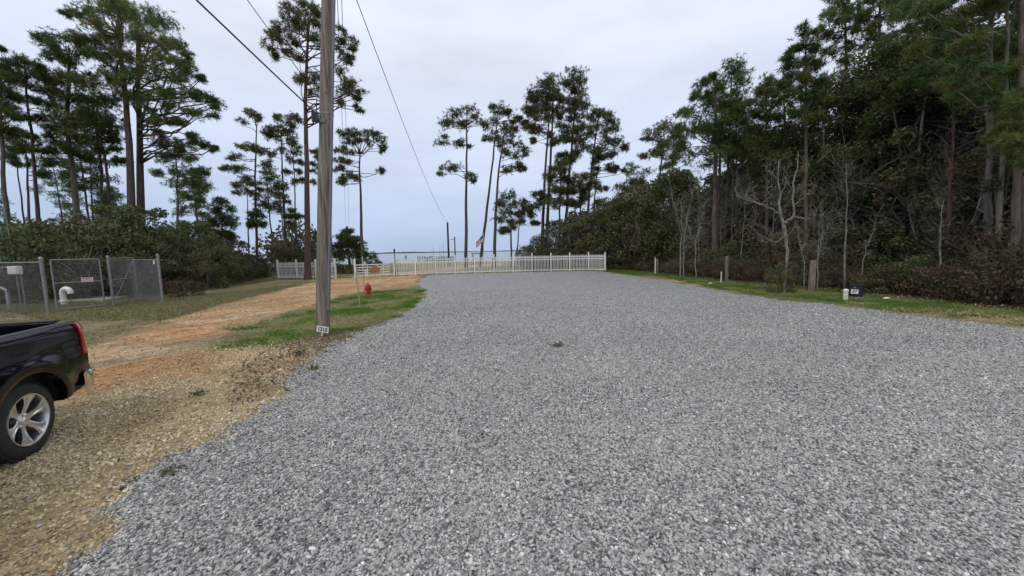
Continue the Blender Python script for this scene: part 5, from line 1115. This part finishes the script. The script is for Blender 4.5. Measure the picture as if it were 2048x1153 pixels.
for x in (0, w_):
    for yy in (-.5, .5): MB().beam((x, yy, -.1), (x, yy * .3, tz), .12, .12).build('leg', M['grey_dock'], root)
MB().box((w_ / 2, 0, tz + .071), (w_ + .5, .16, .14)).build('crossbeam', M['grey_dock'], root)
MB().box((w_ / 2, 0, .55), (w_ * .7, .4, .06)).build('swing_seat', M['grey_dock'], root)
for x in (.18, .82): MB().tube([(w_ * x, 0, .58), (w_ * x, 0, tz)], .02, 5).build('chain', M['galv'], root)
# flag on a slim pole (half hidden by the leaning pine)
FY = 51.2; ftop = at(966.5, 468, FY); fx = ftop[0]; root = empty('flagpole', (fx, FY, 0)); tag(root, 'slim white flagpole beside the leaning pine behind the fence', 'flagpole')
MB().tube([(0, 0, -.1), (0, 0, ftop[2])], .035, 8).build('shaft', M['white'], root, smooth=True); MB().lathe([(0, 0), (.06, .04), (.06, .08), (0, .12)], 10, o=(0, 0, ftop[2])).build('finial', M['white'], root, smooth=True)
nu, nv = 20, 13; fh, fl = .95, 1.65; mb = MB(); V_ = []
for j in range(nv + 1):
    for i in range(nu + 1):
        u, v = i / nu, j / nv
        # hanging, blown left and drooping
        V_.append((-.04 - fl * u * .60, .09 * math.sin(u * 9 + v * 2) * u + .05 * math.sin(v * 5), ftop[2] - .12 - fh * v * (1 - .15 * u) - fl * u * .62 + .04 * math.sin(u * 7)))
Fl, Ml = [], []
for j in range(nv):
    for i in range(nu): Fl.append((j * (nu + 1) + i, j * (nu + 1) + i + 1, (j + 1) * (nu + 1) + i + 1, (j + 1) * (nu + 1) + i)); Ml.append(2 if (i < nu * .4 and j < 7) else (0 if j % 2 == 0 else 1))
fm = bpy.data.meshes.new('flag'); fm.from_pydata(V_, [], Fl)
for c in (mat('flag_red', (.42, .03, .04)), mat('flag_white', (.72, .72, .72)), mat('flag_blue', (.02, .03, .12))): fm.materials.append(c)
fm.polygons.foreach_set('material_index', Ml); fm.polygons.foreach_set('use_smooth', [True] * len(Fl)); fo = link('flag', fm, None, (fx, FY, 0)); tag(fo, 'red white and blue striped flag hanging from the slim pole', 'flag')
V_ = np.array(V_); mb = MB()
for j in range(1, 10):
    for i in range(1, 12):
        if (i + j) % 2: continue
        u, v = i / 12 * .4, j / 10 * 7 / 13; c = np.array((-.04 - fl * u * .60, .09 * math.sin(u * 9 + v * 2) * u + .05 * math.sin(v * 5) - .008, ftop[2] - .12 - fh * v * (1 - .15 * u) - fl * u * .62 + .04 * math.sin(u * 7)))
        mb.add([c + (.013 * math.cos(k * 1.2566 + 1.57), 0, .013 * math.sin(k * 1.2566 + 1.57)) for k in range(5)], [(0, 1, 2, 3, 4)])
so = mb.build('stars', M['white'], fo, fix=False)

# ------------------------------------------------------------------ chain-link enclosure on the left
def rod(mb, a, b, r_): mb.tube([a, b], r_, 8); return mb
def link_mesh(name, a, b, z0, z1, root, pitch=.075, r_=.0033):
    """diagonal wires clipped to the panel rectangle"""
    a = np.array([*a, 0.]); b = np.array([*b, 0.]); L = np.linalg.norm(b - a); u = (b - a) / L; H = z1 - z0; V_, F_ = [], []
    mb = MB()
    for sgn in (1, -1):
        k = -H
        while k < L + H:
            # line s = k + t (sgn)  over t 0..H
            t0, t1 = 0, H
            s0, s1 = (k, k + H) if sgn > 0 else (k, k - H)
            # clip to 0..L
            if sgn > 0: t0 = max(0, -k); t1 = min(H, L - k)
            else: t0 = max(0, k - L); t1 = min(H, k)
            if t1 - t0 > .03:
                p = a + u * (k + sgn * t0) + [0, 0, z0 + t0]; q = a + u * (k + sgn * t1) + [0, 0, z0 + t1]
                off = np.array([-u[1], u[0], 0]) * r_ * sgn; mb.tube([p + off, q + off], r_, 3, cap=False)
            k += pitch
    return mb.build(name, M['wire'], root, fix=False)
ENC = (-18.4, 14.9)
root = empty('chain_link_enclosure', (ENC[0], ENC[1], 0)); tag(root, 'grey chain-link fence enclosure behind the truck', 'chain-link fence')
def rel(p): return np.array([p[0] - ENC[0], p[1] - ENC[1]])
A = rel((-18.62, 14.72)); Bp = rel((-17.72, 16.2)); E_ = rel((-16.45, 17.3)); LW = rel((-26.5, 13.9)); BK1 = rel((-21.2, 20.2)); BK2 = rel((-30, 19.6))
hF = 2.05
def v3(p, z): return np.array([p[0], p[1], z])
def epost(p, h, r_, nm='fence_post'):
    mb = MB(); mb.tube([v3(p, -.1), v3(p, h)], r_, 12); o = mb.build(nm, M['galv'], root, smooth=True)
    mb = MB(); mb.lathe([(r_ * 1.25, 0), (r_ * 1.25, .03), (r_ * .8, .08), (0, .1)], 12, o=v3(p, h)); mb.build('post_cap', M['galv'], o, smooth=True); return o
epost(A, 2.14, .060, 'gate_post'); epost(Bp + [.05, .08], 2.16, .045, 'gate_post'); epost(E_, 2.2, .05); epost(LW, 2.0, .04); epost(rel((-22.4, 14.3)), 2.0, .035); epost(BK1, 2.0, .035); epost(rel((-25.5, 19.9)), 2.0, .035)
for a, b in ((LW, A), (E_, BK1), (BK1, BK2)):
    rod(MB(), v3(a, hF - .03), v3(b, hF - .03), .024).build('top_rail', M['galv'], root, smooth=True)
    link_mesh('chain_mesh', a, b, .05, hF - .03, root)
for z in (1.7, 1.05, .4): mb = MB(); mb.lathe([(.060, -.03), (.067, -.03), (.067, .03), (.060, .03)], 12, o=v3(A, z)); mb.build('hinge_band', M['galv'], root)
def gate_leaf(label, a, b, z0, z1, zm, brace=False):
    g = empty('gate_leaf'); g.parent = root; g['label'] = label
    for p in (a, b): rod(MB(), v3(p, z0), v3(p, z1), .026).build('upright', M['galv'], g, smooth=True)
    for z in (z0, zm, z1): rod(MB(), v3(a, z), v3(b, z), .022).build('crossbar', M['galv'], g, smooth=True)
    o = link_mesh('chain_mesh', a, b, z0, z1, g)
    if brace: rod(MB(), v3(a, z0), v3(b, z1 - .1), .009).build('brace', M['galv'], g)
gate_leaf('near gate leaf carrying the red and white sign', rel((-18.42, 14.85)), rel((-17.80, 16.05)), .10, 2.10, 1.16)
gate_leaf('far gate leaf swung inward', rel((-17.72, 16.32)), rel((-18.65, 18.35)), .10, 2.12, 1.16, True)
lp = v3((rel((-18.42, 14.85)) * .32 + rel((-17.80, 16.05)) * .68), 0); gdir = rel((-17.80, 16.05)) - rel((-18.42, 14.85)); grz = math.atan2(gdir[1], gdir[0])
nn = np.array([math.sin(grz), -math.cos(grz), 0])
sg = empty('warning_sign', (ENC[0] + lp[0] + nn[0] * .04, ENC[1] + lp[1] + nn[1] * .04, 1.24), grz); tag(sg, 'small white sign with red lettering wired to the near gate leaf', 'sign')
MB().box((0, 0, 0), (.34, .008, .19)).build('plate', M['signwhite'], sg)
mb = MB(); mb.box((0, -.006, .058), (.26, .004, .026))
for i, wd in enumerate((.05, .03, .06, .04, .05)): mb.box((-.12 + i * .058, -.006, -.01), (wd * .7, .004, .028))
for i in range(6): mb.box((-.125 + i * .05, -.006, -.055), (.032, .004, .02))
mb.build('print', M['signred'], sg)
ep = E_ + np.array([-.853, .52]) * .42 - np.array([.52, .853]) * .04; sg = empty('notice', (ENC[0] + ep[0], ENC[1] + ep[1], 1.90), math.atan2(2.9, -4.75) + PI); tag(sg, 'blank white notice plate near the end post of the chain-link fence', 'notice plate')
MB().box((0, 0, 0), (.20, .008, .18)).build('plate', M['signwhite'], sg)
# inside the enclosure
p = gp(155, 606); o = MB().box((0, 0, .04), (3.6, 2.6, .16), rz=.1, bev=.01).build('concrete_pad', M['concrete'], None, loc=(p[0] - 1.0, p[1] + 1.6, 0)); tag(o, 'low concrete pad inside the chain-link enclosure', 'concrete slab')
vb = at(127, 600, 17.4); root3 = empty('vent_pipe', (vb[0], 17.4, 0)); tag(root3, 'white gooseneck vent pipe on the pad inside the enclosure', 'vent pipe')
P_ = [(0, 0, 0), (0, 0, .55)] + [(.19 - .19 * math.cos(a_), 0, .55 + .19 * math.sin(a_)) for a_ in np.linspace(.3, PI, 8)] + [(.38, 0, .50)]
mb = MB(); mb.tube(P_, .105, 14); mb.build('pipe', M['white'], root3, smooth=True, fix=False)
MB().lathe([(.105, 0), (.15, 0), (.15, .06), (.105, .06)], 14, o=(0, 0, .12)).build('collar', M['white'], root3)
q = at(30, 541, 15.2); root3 = empty('control_box', (q[0], 15.2, 0)); tag(root3, 'white square control box on a post inside the left fence panel', 'control box')
MB().box((0, 0, q[2]), (.42, .18, .34), bev=.015).build('box', M['signwhite'], root3); MB().box((0, -.097, q[2]), (.36, .012, .28), bev=.004).build('door', M['signwhite'], root3)
for x in (-.07, .12): rod(MB(), (x, .07, 0), (x, .07, q[2] - .12), .022).build('post', M['galv'], root3, smooth=True)
rod(MB(), (-3.0, .05, q[2] + .12), (-.2, .05, q[2] + .12), .025).build('conduit', M['galv'], root3, smooth=True)
q = at(8, 560, 15.6); root3 = empty('valve_assembly', (q[0], 15.6, 0)); tag(root3, 'grey pipe and valve assembly at the left edge, below the control box', 'valve assembly')
mb = MB(); mb.tube([(-.9, 0, 0), (-.9, 0, .8), (-.75, 0, .98), (-.2, 0, 1.0), (.05, 0, .85), (.05, 0, 0)], .06, 10); mb.build('pipe', M['galv'], root3, smooth=True, fix=False)
for x in (-.6, -.25): MB().lathe([(0, 0), (.09, 0), (.09, .05), (.02, .06), (.02, .2), (.1, .2), (.1, .22), (0, .22)], 12, o=(x, 0, 1.04)).build('valve', M['blackmetal'], root3, smooth=True)
mb = MB(); mb.tube([(-.2, -.05, 1.25), (.1, -.05, 1.35), (.2, -.05, 1.2), (.15, -.05, .8)], .02, 7); mb.build('hose', M['blackmetal'], root3, smooth=True, fix=False)
# lattice mast
q = at(20, 520, 18.2); root3 = empty('lattice_mast', (q[0] - .15, 18.2, 0), .25); tag(root3, 'slim green-grey lattice radio mast at the left edge', 'lattice mast')
tri = [np.array([math.cos(a_) * .26, math.sin(a_) * .26]) for a_ in (0.35, 2.45, 4.54)]; HT = 5.6
def tp3(i, z): s_ = 1 - .45 * z / HT; return np.array([tri[i][0] * s_, tri[i][1] * s_, z])
for i in range(3): MB().tube([tp3(i, -.1), tp3(i, HT)], .022, 8).build('leg', M['tower'], root3, smooth=True)
nz = 13
for k in range(nz):
    mb = MB(); z = .3 + k * (HT - .4) / nz
    for i in range(3): mb.tube([tp3(i, z), tp3((i + 1) % 3, z)], .010, 5, cap=False); mb.tube([tp3(i, z), tp3((i + 1) % 3, z + (HT - .4) / nz)], .007, 4, cap=False)
    mb.build('lattice_bay', M['tower'], root3)

# ------------------------------------------------------------------ right verge
def tpost(label, px, ytop, ybase, w, Y=None, m='post', lean_=0.0, seed=0):
    b = gp(px, ybase); h = at(px, ytop, b[1])[2]; r = np.random.default_rng(seed); n = 7; th = np.arange(10) * 2 * PI / 10
    mb = MB(); P_ = [(lean_ * z, 0, z) for z in np.linspace(-.1, h, n)]; mb.tube(P_, w / 2 * (1 + .05 * r.normal(size=n)), 12)
    o = mb.build('timber_post', M[m], None, smooth=True, loc=(b[0], b[1], 0)); tag(o, label, 'post', 'old timber posts along the right verge'); return o
tpost('pale thin timber post, farthest of the verge posts near the wood', 1310.5, 516, 548, .12, m='cream', seed=1)
tpost('slender dark post standing tight behind the pale thin one', 1315, 518, 547, .13, seed=2)
tpost('grey timber post with dark lower half, beside the white pipe stub', 1453, 513, 565, .20, seed=3, lean_=-.02)
tpost('thick brown timber post with a notch, nearest of the verge posts', 1622.5, 521, 582, .26, seed=4, lean_=.01)
tpost('short post just right of the white fence end', 1220.5, 518, 539.5, .14, seed=5)
b = gp(1442, 567); h = at(1442, 543.5, b[1])[2]; o = MB().tube([(0, 0, -.1), (0, 0, h)], .035, 10).build('pipe_stub', M['white'], None, smooth=True, loc=(b[0], b[1], 0)); tag(o, 'thin white upright pipe stub beside the grey timber post', 'pipe')
b = gp(1690.5, 600.5); h = at(1690.5, 579, b[1])[2]; root = empty('bollard', (b[0], b[1], 0)); tag(root, 'short cream bollard with a domed cap beside the navy box', 'bollard')
MB().tube([(0, 0, -.1), (0, 0, h - .07)], .078, 16).build('shaft', M['cream'], root, smooth=True); MB().lathe([(.088, 0), (.09, .04), (.06, .08), (0, .095)], 16, o=(0, 0, h - .075)).build('cap', M['white'], root, smooth=True)
b = gp(1711, 594.5); W_ = .46; h = .50; root = empty('utility_box', (b[0], b[1], 0), -.72); tag(root, 'navy utility box with a white label on the grass verge', 'utility box')
MB().box((0, 0, h / 2 - .04), (W_ * .92, W_ * .8, h + .02), bev=.025).build('body', M['navy'], root, smooth=False)
MB().box((0, 0, h - .01), (W_ * .97, W_ * .85, .07), bev=.03).build('lid', M['navy'], root)
MB().box((0, 0, -.02), (W_ * 1.05, W_ * .95, .07), bev=.01).build('base', M['concrete'], root)
lb = empty('label_plate'); lb.parent = root; yl = -W_ * .4 - .004
MB().box((-.04, yl, h * .47), (.22, .006, .17)).build('label', M['signwhite'], lb)
mb = MB(); mb.box((-.035, yl - .005, h * .47 + .04), (.15, .003, .018)); mb.box((-.035, yl - .005, h * .47 + .008), (.15, .003, .012))
mb.add([(-.12, yl - .006, h * .47 - .03), (-.085, yl - .006, h * .47 - .012), (-.085, yl - .006, h * .47 - .048)], [(0, 1, 2)]); mb.box((-.045, yl - .005, h * .47 - .03), (.08, .003, .012)); mb.build('print', M['ink'], lb)
MB().lathe([(0, 0), (.03, 0), (.03, .01), (0, .01)], 12, axis='y', o=(-.05, yl - .008, h * .80)).build('lock', M['galv'], root)
for i, (px, py) in enumerate(((1205, 541), (1211, 540.2))):
    b = gp(px, py); o = MB().lathe([(0, 0), (.12, 0), (.12, .09), (.07, .15), (0, .17)], 12).build('cleanout_cap', M['white'], None, smooth=True, loc=(b[0], b[1], 0)); tag(o, f'{"left" if i == 0 else "right"} one of two small white caps in the grass at the fence end', 'pipe cap', 'white caps at the fence end')
for i, (px, py, l) in enumerate(((1773, 599, 'white scrap of litter on the verge right of the navy box'), (1421, 568.5, 'white scrap of litter at the gravel edge left of the pipe stub'))):
    b = gp(px, py); mb = MB(); mb.add([(-.11, -.05, .01), (.1, -.06, .03), (.12, .05, .015), (.0, .08, .05), (-.1, .05, .02), (0, 0, .07)], [(0, 1, 5), (1, 2, 5), (2, 3, 5), (3, 4, 5), (4, 0, 5)]); o = mb.build('litter_scrap', M['white'], None, loc=(b[0], b[1], .02)); tag(o, l, 'litter')

# ------------------------------------------------------------------ pickup truck (tail towards the drive)
TS = .93; TA = math.radians(111.5)
truck = empty('pickup_truck', (-5.09, 3.70, 0), TA); truck.scale = (TS, TS, TS * 1.035); tag(truck, 'black pickup truck with chrome bumper and polished wheels, cut by the left edge', 'pickup truck')
# local axes: x towards the tail, y = away from the visible side (side skin at y = 0), z up; rear axle at x = 0
WID = 2.0; RW = .42
CX = .15
def arch_z(x, cx=CX): 
    d = abs(x - cx); R_ = .53
    return RW + math.sqrt(max(0, R_ * R_ - d * d)) * .96 if d < R_ else None
def side_y(x, z, cx=CX):
    y = 0.0; t_ = (z - .95); y += .030 * t_ * t_ / .18                     # gentle barrel
    if z > 1.28: y += (z - 1.28) ** 2 * 4.0                                  # shoulder rolls inward
    if z < .62: y += (.62 - z) ** 2 * .55
    if abs(z - 1.08) < .06: y += .010 * math.cos((z - 1.08) / .06 * PI / 2)       # crease line
    d = math.hypot(x - cx, (z - RW)); y -= .032 * math.exp(-((d - .58) / .12) ** 2)    # flare round the arch
    if x > .95: y += (x - .95) ** 2 * .5
    return y
def bed_side(sgn):
    xs_ = np.unique(np.concatenate([np.linspace(-.72, -.53 + CX, 5), CX - .53 * np.cos(np.linspace(0, PI, 33)), np.linspace(.53 + CX, 1.15, 12)])); nr = 20; V_, F_ = [], []
    for x in xs_:
        lo = arch_z(x); lo = (.44 + (max(0, x - .53) * .16 if x > 0 else 0)) if lo is None else max(lo, .44)
        for j in range(nr + 1):
            z = lo + (1.375 - lo) * (j / nr); yy = side_y(x, z); V_.append((x, yy if sgn > 0 else WID - yy, z))
    for i in range(len(xs_) - 1):
        for j in range(nr): a_ = i * (nr + 1) + j; F_.append((a_, a_ + nr + 1, a_ + nr + 2, a_ + 1))
    mb = MB(); mb.add(V_, F_)
    # arch lip and lower return
    V_ = []; 
    for x in xs_:
        lo = arch_z(x); lo = (.44 + (max(0, x - .53) * .16 if x > 0 else 0)) if lo is None else max(lo, .44)
        yy = side_y(x, lo); 
        for q in (0, .09): V_.append((x, yy + q if sgn > 0 else WID - yy - q, lo + (.004 if q else 0)))
    mb.add(V_, [(2 * i, 2 * i + 2, 2 * i + 3, 2 * i + 1) for i in range(len(xs_) - 1)])
    return mb
for sgn in (1, -1):
    bs = bed_side(sgn).build('bed_side', M['paint'], truck, smooth=True, fix=False); yb_ = (lambda y: y) if sgn > 0 else (lambda y: WID - y)
    mb = MB(); y0_, y1_ = sorted((yb_(.075), yb_(.175))); mb.box((.18, (y0_ + y1_) / 2, 1.372), (1.86, y1_ - y0_, .024), bev=.008); mb.build('rail_cap', M['trim'], bs, smooth=False)
    mb = MB(); y0_, y1_ = sorted((yb_(.15), yb_(.18))); mb.box((.18, (y0_ + y1_) / 2, 1.09), (1.86, y1_ - y0_, .56)); mb.build('inner_wall', M['trim'], bs)
    # tail lamp wrapping the corner
    lamp = empty('tail_lamp'); lamp.parent = truck
    def lamp_part(z0, z1, grow, mt, nm):
        V_ = []; ks = 8
        prof = [(1.02, -.004 + side_y(1.02, .95)), (1.05, -.005 + side_y(1.05, .95)), (1.10, side_y(1.10, 1.0) - .006), (1.155, .045), (1.175, .085), (1.178, .15), (1.178, .22), (1.11, .22), (1.04, .12)]
        mb = MB(); k = len(prof); zz = np.linspace(z0, z1, 6)
        for z in zz:
            dx = -.035 * max(0, (z - 1.12)) / .26
            for (x, y) in prof: V_.append((x + dx + grow, yb_(y + max(0, z - 1.28) ** 2 * 3.6 - grow), z))
        F_ = [(a * k + b, a * k + (b + 1) % k, (a + 1) * k + (b + 1) % k, (a + 1) * k + b) for a in range(5) for b in range(k)] + [tuple(range(k)), tuple(5 * k + b for b in range(k))]
        mb.add(V_, F_); mb.build(nm, M[mt], lamp, smooth=True)
    lamp_part(.945, 1.362, .004, 'lampred', 'red_lens')
    mb = MB(); y0_, y1_ = sorted((yb_(.035), yb_(.17))); mb.box((1.155, (y0_ + y1_) / 2, 1.09), (.062, y1_ - y0_, .13), bev=.012); mb.build('reverse_lens', M['lampclear'], lamp)
MB().box((.18, WID / 2, .80), (1.90, WID - .36, .05)).build('bed_floor', M['trim'], truck)
MB().box((-.80, WID / 2, 1.08), (.05, WID - .2, .58)).build('bed_front_wall', M['paint'], truck)
tg = MB(); tg.box((1.115, WID / 2, 1.12), (.07, WID - .48, .50), bev=.02); tgo = tg.build('tailgate', M['paint'], truck)
MB().box((1.115, WID / 2, 1.395), (.085, WID - .5, .035), bev=.012).build('tailgate_cap', M['trim'], tgo); MB().box((1.157, WID / 2, 1.22), (.02, .28, .09), bev=.006).build('handle', M['chrome'], tgo)
MB().box((.95, WID / 2, .82), (.42, WID - .26, .10)).build('rear_sill', M['paint'], truck)
# bumper: chrome bar whose ends wrap forward
mb = MB(); prof = []
for y_ in np.concatenate([np.linspace(-.02, .22, 7), np.linspace(.5, WID - .5, 4), np.linspace(WID - .22, WID + .02, 7)]):
    t_ = max(0, (.22 - y_)) / .24 + max(0, (y_ - WID + .22)) / .24; prof.append((1.31 - .20 * t_ ** 2.6, y_ if 0 < y_ < WID else y_ * .6 if y_ < 0 else WID + (y_ - WID) * .6))
sec = [(-.15, .70), (-.10, .722), (-.05, .728), (-.01, .716), (.018, .69), (.03, .65), (.028, .57), (.005, .49), (-.05, .44), (-.15, .44)]; k = len(sec); V_ = [(x + a_, y_, z_) for x, y_ in prof for a_, z_ in sec]
mb.add(V_, [(i * k + j, i * k + (j + 1) % k, (i + 1) * k + (j + 1) % k, (i + 1) * k + j) for i in range(len(prof) - 1) for j in range(k)] + [tuple(range(k)), tuple((len(prof) - 1) * k + j for j in range(k))])
bo = mb.build('rear_bumper', M['chrome'], truck, smooth=True)
MB().box((1.22, WID / 2, .727), (.14, WID - .2, .02), bev=.005).build('step_pad', M['trim'], bo)
MB().box((1.12, .12, .66), (.20, .16, .26), bev=.03).build('bumper_end_bracket', M['trim'], truck); MB().box((1.12, WID - .12, .66), (.20, .16, .26), bev=.03).build('bumper_end_bracket', M['trim'], truck)
MB().tube([(1.15, .42, .47), (.7, .42, .5), (.5, .45, .6)], .035, 12).build('exhaust', M['chrome'], truck, smooth=True)
MB().box((-1.0, WID / 2, .62), (3.9, 1.0, .22), bev=.03).build('chassis', M['well'], truck)
MB().tube([(CX, .2, RW), (CX, WID - .2, RW)], .07, 10).build('rear_axle', M['well'], truck)
# wheel wells
for sgn in (1, -1):
    mb = MB(); V_ = []; a_ = np.linspace(.05, PI - .05, 20)
    for yy in (.05, .45):
        for t_ in a_: V_.append((CX + .545 * math.cos(t_), yy if sgn > 0 else WID - yy, RW + .545 * math.sin(t_)))
    mb.add(V_, [(i, i + 1, 21 + i, 20 + i) for i in range(19)]); mb.add([(.55 + CX, .45 if sgn > 0 else WID - .45, .5), (-.55 + CX, .45 if sgn > 0 else WID - .45, .5), (-.55 + CX, .45 if sgn > 0 else WID - .45, 1.0), (.55 + CX, .45 if sgn > 0 else WID - .45, 1.0)], [(0, 1, 2, 3)]); mb.build('wheel_well', M['well'], truck, fix=False)
def wheel(x, sgn):
    w = empty('wheel', (x, .06 if sgn > 0 else WID - .06, RW)); w.parent = truck; w.scale = (1, sgn, 1)
    T_ = [(.285, .015), (.298, -.002), (.345, -.010), (.385, .004), (.408, .03), (.418, .06), (.420, .14), (.418, .22), (.405, .255), (.345, .285), (.285, .26)]
    ty = MB().lathe(T_, 64, axis='y').build('tyre', M['tyre'], w, smooth=True)
    mb = MB()
    for k in range(60):
        for (yy, ph) in ((.045, 0), (.10, .5), (.16, 0), (.22, .5)):
            a_ = (k + ph) * 2 * PI / 60; mb.box((.421 * math.cos(a_), yy, .421 * math.sin(a_)), (.010, .038, .030), R=np.array(Matrix.Rotation(-a_, 3, 'Y')))
    mb.build('tread_blocks', M['tyre'], ty, fix=False)
    rm = MB().lathe([(.291, .012), (.285, -.010), (.273, -.008), (.263, .02), (.256, .06), (.25, .22), (.235, .26)], 64, axis='y').build('rim', M['alloy'], w, smooth=True)
    MB().lathe([(.252, .17), (.0, .19)], 48, axis='y').build('brake_disc', M['well'], w, smooth=True)
    mb = MB()
    for k in range(6):
        a_ = k * PI / 3 + .30; ca_, sa_ = math.cos(a_), math.sin(a_)
        def P2(r_, tn_, yy): return (ca_ * r_ - sa_ * tn_, yy, sa_ * r_ + ca_ * tn_)
        # wide forked spoke: broad at the rim, waisted near the hub, dished inwards
        st_ = [(.055, .036, .045), (.10, .034, .036), (.15, .034, .022), (.20, .050, .010), (.24, .076, .002), (.268, .092, .0)]
        V_ = []; 
        for (r_, hw, yy) in st_: V_ += [P2(r_, -hw, yy + .006), P2(r_, -hw * .55, yy), P2(r_, -hw * .16, yy + (.010 if r_ > .12 else 0)), P2(r_, hw * .16, yy + (.010 if r_ > .12 else 0)), P2(r_, hw * .55, yy), P2(r_, hw, yy + .006), P2(r_, hw * .9, yy + .05), P2(r_, -hw * .9, yy + .05)]
        m_ = 8; mb.add(V_, [(i * m_ + j, i * m_ + (j + 1) % m_, (i + 1) * m_ + (j + 1) % m_, (i + 1) * m_ + j) for i in range(len(st_) - 1) for j in range(m_)])
    mb.build('spokes', M['alloy'], w, smooth=False)
    MB().lathe([(0, .018), (.032, .018), (.038, .026), (.040, .045), (.085, .05), (.09, .10)], 24, axis='y').build('hub_cap', M['alloy'], w, smooth=True)
    for k in range(6): a_ = k * PI / 3; MB().lathe([(0, .028), (.010, .028), (.013, .05), (.013, .06)], 8, axis='y', o=(.062 * math.cos(a_), 0, .062 * math.sin(a_))).build('lug_nut', M['chrome'], w)
for x in (CX, -3.67):
    for sgn in (1, -1): wheel(x, sgn)
# cab and nose (outside the picture, built so the truck is whole)
def skin(poly, nm, mt, y0=.02, tumble=.0, par=None):
    mb = MB(); mb.prism(poly, y0, WID - y0); return mb.build(nm, M[mt], par or truck)
skin([(-.78, .46), (-.78, 1.36), (-2.95, 1.34), (-2.95, .46)], 'cab_lower', 'paint', .015)
cabu = MB(); c0_ = [(-.86, 1.345), (-.98, 1.90), (-2.05, 1.92), (-2.80, 1.345)]
V_ = [(x, (.05 if z < 1.5 else .22) if s_ else WID - (.05 if z < 1.5 else .22), z) for s_ in (1, 0) for x, z in c0_]; cabu.add(V_, [(0, 1, 2, 3), (7, 6, 5, 4), (0, 4, 5, 1), (1, 5, 6, 2), (2, 6, 7, 3), (3, 7, 4, 0)]); cu_ = cabu.build('cab_roof', M['paint'], truck)
for s_ in (0, 1):
    def yw(z, o_): q = .05 + (.22 - .05) * (z - 1.345) / .56; return (q - o_) if s_ == 0 else WID - (q - o_)
    for poly in ([(-.98, 1.40), (-1.04, 1.84), (-1.70, 1.86), (-1.72, 1.40)], [(-1.78, 1.40), (-1.76, 1.86), (-2.05, 1.86), (-2.62, 1.40)]):
        MB().add([(x, yw(z, .004), z) for x, z in poly] + [(x, yw(z, -.01), z) for x, z in poly], [(0, 1, 2, 3), (7, 6, 5, 4), (0, 4, 5, 1), (1, 5, 6, 2), (2, 6, 7, 3), (3, 7, 4, 0)]).build('side_window', M['glass'], cu_)
MB().box((-.905, WID / 2, 1.62), (.012, 1.3, .34), R=np.array(Matrix.Rotation(math.radians(-12), 3, 'Y'))).build('rear_window', M['glass'], cu_)
skin([(-2.95, .52), (-2.95, 1.33), (-3.6, 1.30), (-4.30, 1.22), (-4.48, 1.05), (-4.50, .60), (-4.20, .5), (-4.18, .75), (-4.0, .90), (-3.67, .96), (-3.34, .90), (-3.16, .75), (-3.14, .52)], 'front_body', 'paint', .02)
MB().box((-4.52, WID / 2, .62), (.10, WID - .1, .2), bev=.03).build('front_bumper', M['chrome'], truck); MB().box((-4.50, WID / 2, .95), (.06, 1.2, .34), bev=.02).build('grille', M['trim'], truck)
for y_ in (.22, WID - .22): MB().box((-4.46, y_, 1.0), (.10, .30, .18), bev=.03).build('headlight', M['lampclear'], truck)
for y_ in (-.12, WID + .12): MB().box((-2.5, y_, 1.46), (.10, .22, .22), bev=.03).build('wing_mirror', M['paint'], truck)
for s_, y_ in ((0, .0), (1, WID)):
    for x in (-.95, -1.95): MB().box((x - .1, y_ + (.012 if s_ == 0 else -.012), 1.15), (.18, .03, .035), bev=.008).build('door_handle', M['chrome'], truck)
print('stones', N_STONES, 'tris', sum(len(o.data.polygons) for o in SC.objects if o.type == 'MESH'))
